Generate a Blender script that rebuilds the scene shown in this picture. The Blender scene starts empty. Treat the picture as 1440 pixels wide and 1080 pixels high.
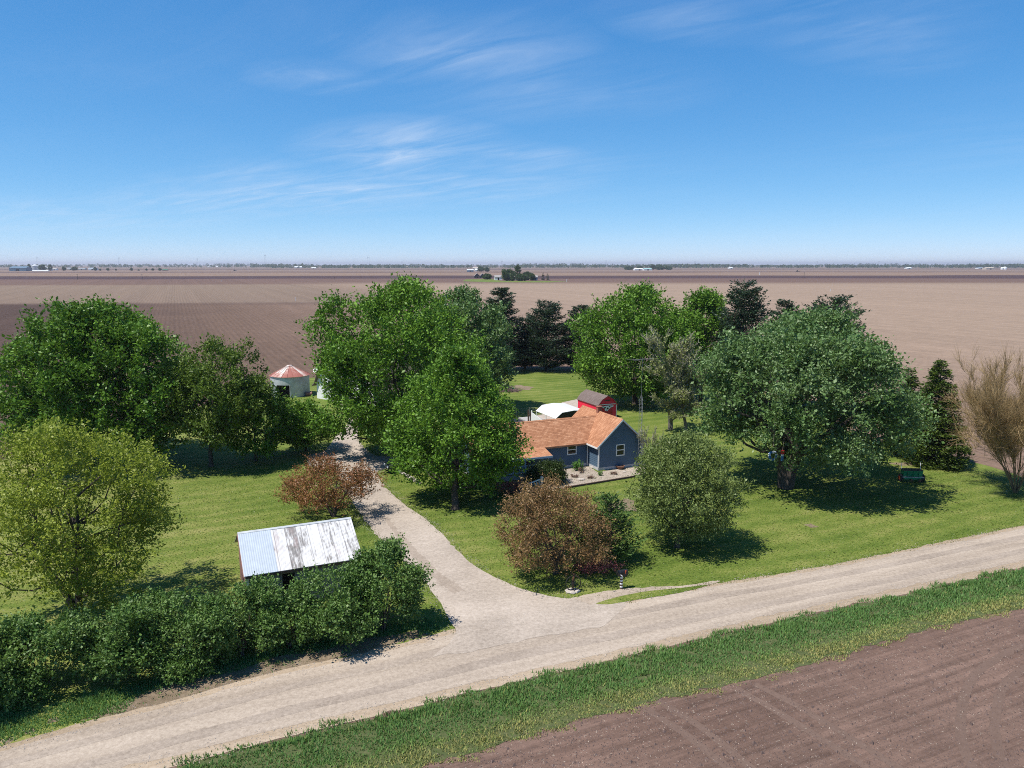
import bpy, math, random
import numpy as np
from mathutils import Vector

random.seed(7)
S = bpy.context.scene
COL = S.collection
R = math.radians
ANG = R(23.5)                       # the road, the house and the field rows share this bearing
CA, SA = math.cos(ANG), math.sin(ANG)
CAMH, FPX, PITCH = 20.0, 1080.0, math.atan(168 / 1080.0)
CP, SP = math.cos(PITCH), math.sin(PITCH)


def G(px, py, z=0.0):
    """world point at height z seen at pixel (px, py) of the 1440x1080 photograph"""
    dx, dy = (px - 720) / FPX, (540 - py) / FPX
    d = (dx, CP + dy * SP, -SP + dy * CP)
    t = (z - CAMH) / d[2]
    return (d[0] * t, d[1] * t)


def ZAT(Y, py):
    """height at which a vertical standing at depth Y projects to row py"""
    dy = (540 - py) / FPX
    t = Y / (CP + dy * SP)
    return CAMH + t * (-SP + dy * CP)


def PXM(Y):
    return FPX / (Y * CP)           # pixels per metre at depth Y (ground), approximately


# ------------------------------------------------------------------ objects
def tag(o, label=None, cat=None, group=None, kind=None):
    if label: o['label'] = label
    if cat: o['category'] = cat
    if group: o['group'] = group
    if kind: o['kind'] = kind
    return o


def empty(name, loc, rz=0.0, label=None, cat=None, group=None):
    o = bpy.data.objects.new(name, None)
    COL.objects.link(o)
    o.location = loc
    o.rotation_euler = (0, 0, rz)
    o.empty_display_size = 0.3
    return tag(o, label, cat, group)


def mesh_obj(name, me, mat, parent=None):
    if mat: me.materials.append(mat)
    o = bpy.data.objects.new(name, me)
    COL.objects.link(o)
    if parent: o.parent = parent
    return o


def np_mesh(name, V, nper, tint=None, smooth=False):
    """polygons of nper consecutive vertices each"""
    V = np.ascontiguousarray(V, dtype=np.float32)
    n = len(V)
    nf = n // nper
    me = bpy.data.meshes.new(name)
    me.vertices.add(n)
    me.vertices.foreach_set('co', V.ravel())
    me.loops.add(n)
    me.loops.foreach_set('vertex_index', np.arange(n, dtype=np.int32))
    me.polygons.add(nf)
    me.polygons.foreach_set('loop_start', np.arange(0, n, nper, dtype=np.int32))
    me.update(calc_edges=True)
    if tint is not None:
        at = me.attributes.new('tint', 'FLOAT', 'FACE')
        at.data.foreach_set('value', np.asarray(tint, dtype=np.float32))
    return me


class MB:
    """collects shapes into one mesh"""
    def __init__(s): s.v, s.f = [], []

    def poly(s, pts):
        b = len(s.v); s.v += [tuple(p) for p in pts]; s.f.append(tuple(range(b, b + len(pts))))
        return s

    def box(s, x0, x1, y0, y1, z0, z1):
        b = len(s.v)
        s.v += [(x0, y0, z0), (x1, y0, z0), (x1, y1, z0), (x0, y1, z0), (x0, y0, z1), (x1, y0, z1), (x1, y1, z1), (x0, y1, z1)]
        s.f += [tuple(b + i for i in q) for q in ((3, 2, 1, 0), (4, 5, 6, 7), (0, 1, 5, 4), (1, 2, 6, 5), (2, 3, 7, 6), (3, 0, 4, 7))]
        return s

    def prism(s, prof, y0, y1, axis='y'):
        """profile of (x,z) swept from y0 to y1 (axis y) or (y,z) along x"""
        n = len(prof); b = len(s.v)
        for yy in (y0, y1):
            for (p, q) in prof:
                s.v.append((p, yy, q) if axis == 'y' else (yy, p, q))
        s.f.append(tuple(b + i for i in range(n)))
        s.f.append(tuple(b + n + i for i in reversed(range(n))))
        for i in range(n):
            j = (i + 1) % n
            s.f.append((b + i, b + n + i, b + n + j, b + j))
        return s

    def slab(s, pts, t):
        """a plate: polygon pts thickened downwards by t"""
        n = len(pts); b = len(s.v)
        s.v += [tuple(p) for p in pts] + [(p[0], p[1], p[2] - t) for p in pts]
        s.f.append(tuple(b + i for i in range(n)))
        s.f.append(tuple(b + n + i for i in reversed(range(n))))
        for i in range(n):
            j = (i + 1) % n
            s.f.append((b + i, b + n + i, b + n + j, b + j))
        return s

    def tube(s, path, rad, k=6, cap=True):
        path = [Vector(p) for p in path]
        if not hasattr(rad, '__len__'): rad = [rad] * len(path)
        rings = []
        for i, p in enumerate(path):
            d = (path[min(i + 1, len(path) - 1)] - path[max(i - 1, 0)])
            if d.length < 1e-9: d = Vector((0, 0, 1))
            d.normalize()
            a = d.cross(Vector((0.31, 0.95, 0.05)) if abs(d.z) > 0.8 else Vector((0, 0, 1))).normalized()
            c = d.cross(a)
            b = len(s.v)
            for j in range(k):
                t = 2 * math.pi * j / k
                s.v.append(tuple(p + (a * math.cos(t) + c * math.sin(t)) * rad[i]))
            rings.append(b)
        for b0, b1 in zip(rings, rings[1:]):
            for j in range(k):
                s.f.append((b0 + j, b0 + (j + 1) % k, b1 + (j + 1) % k, b1 + j))
        if cap:
            s.f.append(tuple(rings[0] + j for j in reversed(range(k))))
            s.f.append(tuple(rings[-1] + j for j in range(k)))
        return s

    def lathe(s, prof, k=24, c=(0, 0, 0)):
        rings = []
        for (r, z) in prof:
            b = len(s.v)
            for j in range(k):
                t = 2 * math.pi * j / k
                s.v.append((c[0] + r * math.cos(t), c[1] + r * math.sin(t), c[2] + z))
            rings.append(b)
        for b0, b1 in zip(rings, rings[1:]):
            for j in range(k):
                s.f.append((b0 + j, b0 + (j + 1) % k, b1 + (j + 1) % k, b1 + j))
        s.f.append(tuple(rings[0] + j for j in reversed(range(k))))
        s.f.append(tuple(rings[-1] + j for j in range(k)))
        return s

    def build(s, name, mat, parent=None, loc=None, smooth=False):
        me = bpy.data.meshes.new(name)
        me.from_pydata(s.v, [], s.f)
        me.update()
        if smooth:
            me.polygons.foreach_set('use_smooth', [True] * len(me.polygons))
        o = mesh_obj(name, me, mat, parent)
        if loc: o.location = loc
        return o


# ------------------------------------------------------------------ materials
class NT:
    def __init__(s, name):
        s.m = bpy.data.materials.new(name); s.m.use_nodes = True
        s.t = s.m.node_tree; s.t.nodes.clear()
        s.out = s.t.nodes.new('ShaderNodeOutputMaterial')

    def n(s, typ, **kw):
        nd = s.t.nodes.new(typ)
        for k, v in kw.items():
            if k.startswith('i_'):
                nd.inputs[k[2:].replace('_', ' ')].default_value = v
            else: setattr(nd, k, v)
        return nd

    def l(s, a, b): s.t.links.new(a, b)

    def math(s, op, a, b=None, clamp=False):
        nd = s.t.nodes.new('ShaderNodeMath'); nd.operation = op; nd.use_clamp = clamp
        for i, x in enumerate((a, b)):
            if x is None: continue
            if isinstance(x, (int, float)): nd.inputs[i].default_value = x
            else: s.l(x, nd.inputs[i])
        return nd.outputs[0]

    def ramp(s, fac, stops, mode='LINEAR'):
        nd = s.t.nodes.new('ShaderNodeValToRGB'); cr = nd.color_ramp; cr.interpolation = mode
        while len(cr.elements) < len(stops): cr.elements.new(0.5)
        for e, (p, c) in zip(cr.elements, stops):
            e.position = p
            e.color = (c, c, c, 1) if isinstance(c, (int, float)) else (c[0], c[1], c[2], 1)
        s.l(fac, nd.inputs[0])
        return nd.outputs[0]

    def mix(s, fac, a, b, mode='MIX'):
        nd = s.t.nodes.new('ShaderNodeMix'); nd.data_type = 'RGBA'; nd.blend_type = mode
        for x, i in ((fac, 0), (a, 6), (b, 7)):
            if isinstance(x, (int, float)): nd.inputs[i].default_value = x
            elif isinstance(x, tuple): nd.inputs[i].default_value = (x[0], x[1], x[2], 1)
            else: s.l(x, nd.inputs[i])
        return nd.outputs[2]

    def pos(s, rot=0.0, scale=(1, 1, 1), obj=False):
        if obj: src = s.t.nodes.new('ShaderNodeTexCoord').outputs['Object']
        else: src = s.t.nodes.new('ShaderNodeNewGeometry').outputs['Position']
        mp = s.t.nodes.new('ShaderNodeMapping'); mp.vector_type = 'POINT'
        v = src
        if rot:
            m0 = s.t.nodes.new('ShaderNodeMapping'); m0.inputs['Rotation'].default_value = (0, 0, -rot)
            s.l(v, m0.inputs[0]); v = m0.outputs[0]
        mp.inputs['Scale'].default_value = scale
        s.l(v, mp.inputs[0])
        return mp.outputs[0]

    def noise(s, vec, scale, detail=3.0, rough=0.55, dist=0.0):
        nd = s.t.nodes.new('ShaderNodeTexNoise')
        nd.inputs['Scale'].default_value = scale; nd.inputs['Detail'].default_value = detail
        nd.inputs['Roughness'].default_value = rough; nd.inputs['Distortion'].default_value = dist
        s.l(vec, nd.inputs['Vector'])
        return nd.outputs['Fac']

    def surf(s, color, rough=0.9, bump=None, bstr=0.3, bdist=0.05, metal=0.0, spec=0.3):
        p = s.t.nodes.new('ShaderNodeBsdfPrincipled')
        p.inputs['Roughness'].default_value = rough if isinstance(rough, (int, float)) else 0.5
        if not isinstance(rough, (int, float)): s.l(rough, p.inputs['Roughness'])
        p.inputs['Metallic'].default_value = metal
        p.inputs['Specular IOR Level'].default_value = spec
        if isinstance(color, tuple): p.inputs['Base Color'].default_value = (*color, 1)
        else: s.l(color, p.inputs['Base Color'])
        if bump is not None:
            b = s.t.nodes.new('ShaderNodeBump'); b.inputs['Strength'].default_value = bstr
            b.inputs['Distance'].default_value = bdist
            s.l(bump, b.inputs['Height']); s.l(b.outputs[0], p.inputs['Normal'])
        s.l(p.outputs[0], s.out.inputs[0])
        return s.m


def plain(name, c, rough=0.6, var=0.18, scale=6.0, metal=0.0, spec=0.4, obj=True):
    """paint or metal with mottled wear"""
    t = NT(name)
    f = t.noise(t.pos(obj=obj), scale, 4)
    lo = tuple(x * (1 - var) for x in c); hi = tuple(min(1, x * (1 + var)) for x in c)
    return t.surf(t.ramp(f, [(0.3, lo), (0.7, hi)]), rough, metal=metal, spec=spec)


def leafmat(name, dark, mid, light, trans=0.24, spec=0.25, rough=0.45):
    t = NT(name)
    at = t.n('ShaderNodeAttribute', attribute_name='tint')
    c = t.ramp(at.outputs['Fac'], [(0.0, dark), (0.5, mid), (1.0, light)])
    p = t.n('ShaderNodeBsdfPrincipled')
    p.inputs['Roughness'].default_value = rough
    p.inputs['Specular IOR Level'].default_value = spec
    t.l(c, p.inputs['Base Color'])
    tr = t.n('ShaderNodeBsdfTranslucent')
    t.l(t.mix(0.55, c, (0.16, 0.26, 0.03)), tr.inputs[0])
    mx = t.n('ShaderNodeMixShader'); mx.inputs[0].default_value = trans
    t.l(p.outputs[0], mx.inputs[1]); t.l(tr.outputs[0], mx.inputs[2])
    t.l(mx.outputs[0], t.out.inputs[0])
    return t.m


def barkmat(name, a, b, scale=3.0):
    t = NT(name)
    f = t.noise(t.pos(obj=True, scale=(4, 4, 0.8)), scale, 4, 0.65)
    return t.surf(t.ramp(f, [(0.32, a), (0.68, b)]), 0.95, bump=f, bstr=0.7, bdist=0.04)


M = {}
M['bark'] = barkmat('bark', (0.035, 0.027, 0.022), (0.11, 0.09, 0.075))
M['bark_pale'] = barkmat('bark_pale', (0.09, 0.08, 0.065), (0.24, 0.215, 0.18))
M['bark_tan'] = barkmat('bark_tan', (0.12, 0.085, 0.045), (0.26, 0.19, 0.11))
M['maple'] = leafmat('maple_leaf', (0.035, 0.088, 0.009), (0.092, 0.195, 0.018), (0.185, 0.335, 0.038))
M['maple_bright'] = leafmat('bright_maple_leaf', (0.045, 0.112, 0.009), (0.110, 0.225, 0.019), (0.215, 0.375, 0.045))
M['silver'] = leafmat('silver_maple_leaf', (0.048, 0.105, 0.026), (0.110, 0.195, 0.052), (0.28, 0.375, 0.18), spec=0.3)
M['olive'] = leafmat('olive_leaf', (0.050, 0.085, 0.012), (0.105, 0.168, 0.022), (0.20, 0.27, 0.04))
M['honey'] = leafmat('yellow_green_leaf', (0.12, 0.150, 0.012), (0.245, 0.295, 0.028), (0.40, 0.45, 0.075), trans=0.35)
M['linden'] = leafmat('grey_green_leaf', (0.080, 0.110, 0.028), (0.160, 0.210, 0.055), (0.29, 0.36, 0.125))
M['crab'] = leafmat('bronze_leaf', (0.095, 0.050, 0.022), (0.225, 0.125, 0.055), (0.38, 0.25, 0.10), trans=0.2)
M['crab_red'] = leafmat('rust_leaf', (0.11, 0.038, 0.018), (0.25, 0.10, 0.04), (0.36, 0.20, 0.07), trans=0.2)
M['maroon'] = leafmat('maroon_leaf', (0.14, 0.03, 0.035), (0.32, 0.08, 0.09), (0.55, 0.26, 0.23), trans=0.2)
M['lilac'] = leafmat('lilac_leaf', (0.036, 0.084, 0.015), (0.100, 0.188, 0.036), (0.25, 0.35, 0.115), spec=0.3, rough=0.5, trans=0.22)
M['pine'] = leafmat('pine_needle', (0.012, 0.026, 0.015), (0.026, 0.05, 0.026), (0.06, 0.10, 0.05), trans=0.08)
M['spruce'] = leafmat('spruce_needle', (0.025, 0.050, 0.008), (0.065, 0.105, 0.014), (0.14, 0.185, 0.035), trans=0.1)
M['bud'] = leafmat('budding_leaf', (0.15, 0.17, 0.05), (0.24, 0.27, 0.085), (0.36, 0.39, 0.15), trans=0.3)
M['willow_grey'] = leafmat('grey_twig', (0.26, 0.235, 0.18), (0.38, 0.345, 0.275), (0.50, 0.46, 0.38), trans=0.05)
M['willow'] = leafmat('tan_twig', (0.22, 0.145, 0.065), (0.34, 0.235, 0.11), (0.45, 0.335, 0.17), trans=0.1)
M['juniper'] = leafmat('juniper_needle', (0.025, 0.060, 0.014), (0.060, 0.120, 0.025), (0.13, 0.21, 0.055), trans=0.12)
M['far_leaf'] = leafmat('distant_leaf', (0.025, 0.05, 0.016), (0.045, 0.085, 0.025), (0.075, 0.12, 0.035))
M['yew'] = leafmat('yew_needle', (0.012, 0.028, 0.006), (0.030, 0.055, 0.012), (0.08, 0.11, 0.025), trans=0.1)
M['hosta'] = leafmat('garden_leaf', (0.05, 0.13, 0.02), (0.09, 0.21, 0.04), (0.16, 0.3, 0.07))
M['drystem'] = leafmat('dry_stem', (0.10, 0.055, 0.04), (0.17, 0.10, 0.075), (0.26, 0.17, 0.12), trans=0.05)
M['grassblade'] = leafmat('grass_blade', (0.070, 0.165, 0.052), (0.155, 0.28, 0.070), (0.42, 0.37, 0.13), trans=0.25)
M['lawnblade'] = leafmat('lawn_blade', (0.08, 0.125, 0.018), (0.13, 0.168, 0.030), (0.22, 0.225, 0.07), trans=0.2)


# ------------------------------------------------------------------ plants
def norm(a): return a / np.maximum(np.linalg.norm(a, axis=-1, keepdims=True), 1e-9)


def leaf_quads(P, A, size, aspect, rng, flat=0.8):
    """rhombic leaves at P along axis A; flat biases the blade towards facing the sky"""
    n = len(P)
    ref = norm(rng.normal(size=(n, 3))) * (1.0) + np.array([0, 0, flat])
    s = norm(np.cross(A, ref))
    sz = size[:, None]
    V = np.empty((n, 4, 3))
    V[:, 0] = P
    V[:, 1] = P + A * sz * 0.45 + s * sz * aspect * 0.5
    V[:, 2] = P + A * sz
    V[:, 3] = P + A * sz * 0.45 - s * sz * aspect * 0.5
    return V.reshape(-1, 3)


def limb_path(a, b, rng, n=5, sag=0.12):
    a, b = np.array(a, float), np.array(b, float)
    L = np.linalg.norm(b - a)
    pts = []
    k = rng.normal(size=3) * L * 0.05
    for i in range(n):
        t = i / (n - 1)
        p = a + (b - a) * t
        p = p + np.array([0, 0, 1]) * math.sin(math.pi * t) * -L * sag + k * math.sin(math.pi * t * 1.5)
        pts.append(tuple(p))
    return pts


def crown_profile(t, tm, lo, hi):
    t = np.asarray(t, float)
    a = np.clip((tm - t) / tm, 0, 1); b = np.clip((t - tm) / (1 - tm), 0, 1)
    return np.where(t < tm, np.power(np.maximum(1 - a ** 2.2, 0), lo), np.power(np.maximum(1 - b ** 2.0, 0), hi))


def tree(name, label, cat, base, H, W, zb, leaf, seed, group=None, bark='bark', clumps=200, shoots=12, per=7, lsize=0.26, rc=0.7,
         shoot=0.9, tm=0.42, lo=0.5, hi=0.55, tr=0.3, depth=0.38, aspect=0.62, limbs=16, stems=1, lean=(0, 0), squash=1.0, off=(0, 0), lump=0.14,
         up=0.45, droop=0.0, fork=None, trunkname='trunk', crownname='crown', Wy=None, wild=0.45, flat=0.8, dense=2.6, boughs=16, rb=0.17, extra=(), bshare=.42):
    rng = np.random.default_rng(seed)
    root = empty(name, (base[0], base[1], 0), 0, label, cat, group)
    hc = H - zb
    if H > 1.3: clumps = int(clumps * dense); lsize *= 1.04; W = W * 1.03; H -= 0.45 * shoot; hc = H - zb
    # clump centres
    n = clumps
    t = rng.beta(1.15, 1.05, size=n * 3)
    keep = rng.uniform(size=n * 3) < (0.25 + 0.75 * crown_profile(t, tm, lo, hi))
    t = t[keep][:n]; n = len(t)
    az = rng.uniform(0, 2 * np.pi, n)
    lob = 1 + lump * (np.sin(3 * az + rng.uniform(0, 6) + 3 * t) * 0.6 + np.sin(5 * az + rng.uniform(0, 6) - 5 * t) * 0.5) + rng.normal(size=n) * 0.05
    rf = rng.uniform(size=n) ** depth
    r = np.maximum(crown_profile(t, tm, lo, hi) * W / 2 * lob - rc * 0.6, 0.05) * rf
    yy = (Wy or W) / W
    z = zb + rc * 0.5 + t * (hc - rc * 1.2)
    z = z - droop * (r / (W / 2)) ** 2
    C = np.stack([r * np.cos(az) + off[0] + lean[0] * t, r * np.sin(az) * yy + off[1] + lean[1] * t, z], 1)
    btint = np.zeros(n)
    if boughs and H > 1.3:
        # gather most clumps on boughs: smaller rounded masses with dark hollows between them
        bi = rng.choice(n, size=min(boughs, n), replace=False)
        Bc = C[bi].copy()
        ax = np.array([off[0], off[1], 0]) + np.outer(Bc[:, 2] - zb, [lean[0] / max(hc, 1), lean[1] / max(hc, 1), 0])
        dv = Bc[:, :2] - ax[:, :2]; dl_ = np.hypot(dv[:, 0], dv[:, 1])
        tz = np.clip((Bc[:, 2] - zb) / hc, 0.02, 0.98)
        want = np.maximum(crown_profile(tz, tm, lo, hi) * W / 2 - rb * W * 0.75, 0.02 * W)
        f_ = np.where(rng.uniform(size=len(Bc)) < 0.85, want / np.maximum(dl_, 0.05), 1.0)
        Bc[:, :2] = ax[:, :2] + dv * f_[:, None]
        br = rb * W * rng.uniform(0.75, 1.2, len(Bc))
        if len(extra):
            Bc = np.concatenate([Bc, np.array([e_[:3] for e_ in extra])]); br = np.concatenate([br, [e_[3] for e_ in extra]])
        bt = rng.normal(0, 0.16, len(Bc))
        pickb = rng.uniform(size=n) < bshare
        who = rng.integers(0, len(Bc), n)
        w_ = norm(rng.normal(size=(n, 3)) + np.array([0, 0, 0.35])) * (rng.uniform(size=(n, 1)) ** 0.4)
        Cb = Bc[who] + w_ * br[who][:, None] * np.array([1, 1, 0.72])
        Cb[:, 2] = np.clip(Cb[:, 2], zb * 0.7 + 0.1, H - 0.35 * rc)
        C = np.where(pickb[:, None], Cb, C)
        btint = np.where(pickb, bt[who], 0)
    cen = np.array([off[0], off[1], zb + hc * 0.30])
    outw = norm((C - cen) * np.array([1, 1, 0.8]))
    ctint = np.clip(rng.normal(0.5, 0.16, n) + btint, 0, 1)
    K = shoots
    Cs = np.repeat(C, K, 0); O = np.repeat(outw, K, 0); ct = np.repeat(ctint, K)
    d = norm(O * 0.9 + np.array([0, 0, up]) + rng.normal(size=Cs.shape) * wild)
    st = Cs + rng.normal(size=Cs.shape) * rc * 0.42 * np.array([1, 1, 0.75])
    Ls = shoot * rng.uniform(0.5, 1.15, len(st))
    m = per
    P = np.repeat(st, m, 0); D = np.repeat(d, m, 0); L = np.repeat(Ls, m); ct = np.repeat(ct, m)
    k = np.tile(np.arange(m), len(st))
    f = (k + rng.uniform(size=len(k))) / m
    P = P + D * (L * f)[:, None] + rng.normal(size=P.shape) * lsize * 0.35
    P[:, 2] = np.maximum(P[:, 2], 0.08)
    A = norm(D * 0.55 + rng.normal(size=P.shape) * 0.7 + np.array([0, 0, -0.12]))
    sz = lsize * rng.choice([0.55, 0.8, 1.0, 1.35], size=len(P), p=[.25, .35, .28, .12]) * rng.uniform(0.8, 1.2, len(P))
    tint = np.clip(0.55 * ct + 0.45 * rng.uniform(size=len(P)) + rng.normal(size=len(P)) * 0.08, 0, 1)
    V = leaf_quads(P, A, sz, aspect, rng, flat)
    cr = mesh_obj(crownname, np_mesh(crownname, V, 4, tint), M[leaf], root)
    # trunk, stems and limbs
    mb = MB()
    ztop = zb + hc * 0.62
    bases = []
    if stems == 1 and not fork:
        path = [(0, 0, -0.05), (0.02, 0, 0.3)]
        rad = [tr * 1.35, tr * 1.02]
        for i in range(1, 7):
            q = i / 6
            path.append((off[0] * q + lean[0] * 0.6 * q + rng.normal() * 0.06, off[1] * q + lean[1] * 0.6 * q + rng.normal() * 0.06, 0.3 + (ztop - 0.3) * q))
            rad.append(tr * (1 - 0.75 * q))
        mb.tube(path, rad, 9)
        bases = [path]
    else:
        for s in range(max(stems, len(fork) if fork else 0)):
            if fork:
                tx, ty, tz = fork[s]
            else:
                a = 2 * math.pi * (s + rng.uniform(-.3, .3)) / stems
                tx, ty, tz = off[0] + W * 0.2 * math.cos(a), off[1] + W * 0.2 * math.sin(a), ztop
            x0, y0 = (rng.normal() * tr * 0.8, rng.normal() * tr * 0.8) if stems > 1 else (0, 0)
            path, rad = [(x0, y0, -0.05)], [tr * 1.2]
            for i in range(1, 6):
                q = i / 5
                path.append((x0 + (tx - x0) * q ** 1.25 + rng.normal() * 0.05, y0 + (ty - y0) * q ** 1.25 + rng.normal() * 0.05, tz * q))
                rad.append(tr * (1 - 0.72 * q))
            mb.tube(path, rad, 7)
            bases.append(path)
    pick = rng.choice(n, size=min(limbs, n), replace=False)
    for i in pick:
        c = C[i]
        path = bases[rng.integers(len(bases))]
        cand = [p for p in path if p[2] < c[2] - 0.1 * H and p[2] > 0.12 * H] or [path[2]]
        b = cand[rng.integers(len(cand))]
        r0 = tr * rng.uniform(0.22, 0.42)
        mb.tube(limb_path(b, c, rng), [r0, r0 * 0.8, r0 * 0.6, r0 * 0.4, r0 * 0.15], 5, cap=False)
    mb.build(trunkname, M[bark], root)
    return root


def conifer(name, label, cat, base, H, W, leaf, seed, group=None, zb=0.4, per_m=9, needle=0.45, prof=1.0, bushy=1.0, tr=0.2, droop=0.25, aspect=0.35,
            crownname='crown', offz=0.0, spray=10, upturn=0.0, ragged=0.25):
    spray *= 2.6; needle *= 1.0
    rng = np.random.default_rng(seed)
    root = empty(name, (base[0], base[1], 0), 0, label, cat, group)
    nb = int(H * per_m)
    z = zb + (H - zb) * rng.uniform(size=nb) ** 1.15
    t = (z - zb) / (H - zb)
    rad = W / 2 * np.power(1 - t * 0.97, prof) * (1 - 0.25 * np.clip((0.12 - t) / 0.12, 0, 1)) * (1 + rng.normal(size=nb) * ragged)
    rad = np.clip(rad, 0.15, W * 0.62)
    az = rng.uniform(0, 2 * np.pi, nb)
    mb = MB()
    mb.tube([(0, 0, -0.05), (0, 0, H * 0.4), (0, 0, H * 0.97)], [tr, tr * 0.65, 0.03], 7)
    Ps, As, Ts = [], [], []
    for i in range(nb):
        d = np.array([math.cos(az[i]), math.sin(az[i]), 0.0])
        L = rad[i]
        ns = max(4, int(spray * L * bushy))
        s = rng.uniform(size=ns) ** 0.6
        p = d[None] * (L * s)[:, None]
        p[:, 2] = z[i] - droop * L * s + upturn * L * s ** 2
        side = np.array([-d[1], d[0], 0])
        p += side[None] * (rng.normal(size=ns) * 0.22 * L * (0.35 + s * 0.4))[:, None] + rng.normal(size=(ns, 3)) * 0.08
        a = norm(d[None] * 0.8 + side[None] * rng.normal(size=(ns, 1)) * 0.7 + np.array([0, 0, 1.0])[None] * (rng.normal(size=(ns, 1)) * 0.35 + upturn * 0.6))
        Ps.append(p); As.append(a); Ts.append(np.clip(rng.normal(0.45, 0.12) + rng.normal(size=ns) * 0.2, 0, 1))
        if i % 3 == 0:
            mb.tube([(0, 0, z[i]), tuple(d * L * 0.85 + np.array([0, 0, z[i] - droop * L * 0.85 + upturn * L * 0.7]))], [0.05, 0.012], 4, cap=False)
    P = np.concatenate(Ps); A = np.concatenate(As); T = np.concatenate(Ts)
    P[:, 2] = np.maximum(P[:, 2], 0.08)
    sz = needle * rng.uniform(0.6, 1.25, len(P))
    mesh_obj(crownname, np_mesh(crownname, leaf_quads(P, A, sz, aspect, rng, 0.4), 4, T), M[leaf], root)
    mb.build('trunk', M['bark'], root)
    return root


def bare_tree(name, label, cat, base, H, W, seed, bark, twigmat, group=None, stems=5, splits=4, tr=0.13, leaf=None, leaves=0, lsize=0.15, spread=0.5, twig=0.02, uplift=0.35, fine=0, flen=.7, fup=.6):
    """branching skeleton: boughs in one mesh, fine twigs in another, buds in a third"""
    rng = np.random.default_rng(seed)
    root = empty(name, (base[0], base[1], 0), 0, label, cat, group)
    bough, segs, tips = MB(), [], []

    def grow(p, d, L, r, lev):
        pts, rr = [p], [r]
        q = p.copy(); dd = d.copy()
        for i in range(3):
            dd = norm(dd + rng.normal(size=3) * 0.10 + np.array([0, 0, uplift * 0.25]))
            q = q + dd * L / 3
            q[2] = max(q[2], 0.1)
            pts.append(q.copy()); rr.append(r * (1 - 0.16 * (i + 1)))
        if lev <= 2: bough.tube([tuple(x) for x in pts], rr, 5 if lev < 2 else 4, cap=False)
        else:
            for a, b in zip(pts, pts[1:]): segs.append((a, b, max(rr[1], twig)))
        if lev >= splits:
            tips.append((q, dd)); return
        nc = rng.integers(3, 5) if lev < splits - 1 else rng.integers(4, 7)
        for c in range(nc):
            k = rng.integers(1, 4)
            nd = norm(dd + norm(rng.normal(size=3) * np.array([1, 1, 0.6])) * spread * rng.uniform(0.5, 1.1) + np.array([0, 0, uplift]))
            grow(pts[k], nd, L * rng.uniform(0.55, 0.85), rr[k] * 0.6, lev + 1)
    for s in range(stems):
        a = 2 * math.pi * (s + rng.uniform(-.25, .25)) / stems
        o = W / H * 0.55 if stems > 1 else 0.05
        d = norm(np.array([math.cos(a) * o, math.sin(a) * o, 1.0]))
        grow(np.array([math.cos(a) * tr, math.sin(a) * tr, -0.05]) if stems > 1 else np.array([0, 0, -0.05]), d, H * rng.uniform(0.30, 0.40), tr * rng.uniform(0.8, 1.15), 0)
    # scale the skeleton to the wanted height and width
    E = np.array([b for _, b, _ in segs]) if segs else np.array([[0, 0, H]])
    zs = H / np.percentile(E[:, 2], 99.7); xs = (W / 2) / np.percentile(np.hypot(E[:, 0], E[:, 1]), 98)
    sc = np.array([xs, xs, zs])
    bough.v = [tuple(np.array(v) * sc) for v in bough.v]
    bough.build('trunk', M[bark], root)
    A = np.array([s[0] for s in segs]) * sc; B = np.array([s[1] for s in segs]) * sc; rr = np.array([s[2] for s in segs])
    if fine:
        i = rng.integers(0, len(A), fine)
        a2 = A[i] + (B[i] - A[i]) * rng.uniform(size=(fine, 1))
        d2 = norm(norm(B[i] - A[i]) * 0.8 + rng.normal(size=(fine, 3)) * 0.42 + np.array([0, 0, fup]))
        b2 = a2 + d2 * (flen * rng.uniform(.4, 1.2, fine))[:, None]
        A = np.concatenate([A, a2]); B = np.concatenate([B, b2]); rr = np.concatenate([rr, np.full(fine, twig * 0.62)])
    d = norm(B - A); e1 = norm(np.cross(d, rng.normal(size=d.shape))); e2 = np.cross(d, e1)
    V = []
    for j in range(3):
        c0 = math.cos(2.094 * j), math.sin(2.094 * j); c1 = math.cos(2.094 * (j + 1)), math.sin(2.094 * (j + 1))
        u0 = (e1 * c0[0] + e2 * c0[1]) * rr[:, None]; u1 = (e1 * c1[0] + e2 * c1[1]) * rr[:, None]
        V.append(np.stack([A + u0, A + u1, B + u1 * 0.6, B + u0 * 0.6], 1))
    V = np.concatenate(V).reshape(-1, 3)
    mesh_obj('twigs', np_mesh('twigs', V, 4, np.tile(rng.uniform(0.1, 0.9, len(A)), 3)), M[twigmat], root)
    if leaf:
        i = rng.integers(0, len(A), leaves)
        P = A[i] + (B[i] - A[i]) * rng.uniform(size=(leaves, 1)) + rng.normal(size=(leaves, 3)) * 0.08
        V = leaf_quads(P, norm(rng.normal(size=P.shape) + np.array([0, 0, .3])), lsize * rng.uniform(.6, 1.3, leaves), 0.65, rng)
        mesh_obj('crown', np_mesh('crown', V, 4, rng.uniform(size=leaves)), M[leaf], root)
    return root
HAZE = True
# ------------------------------------------------------------------ camera, sky, sun
cam_d = bpy.data.cameras.new('camera')
cam_d.sensor_width = 36.0
cam_d.lens = 36.0 * FPX / 1440.0
cam_d.clip_start = 0.5; cam_d.clip_end = 60000
cam = bpy.data.objects.new('camera', cam_d); COL.objects.link(cam)
cam.location = (0, 0, CAMH)
cam.rotation_euler = (math.pi / 2 - PITCH, 0, 0)
S.camera = cam

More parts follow.
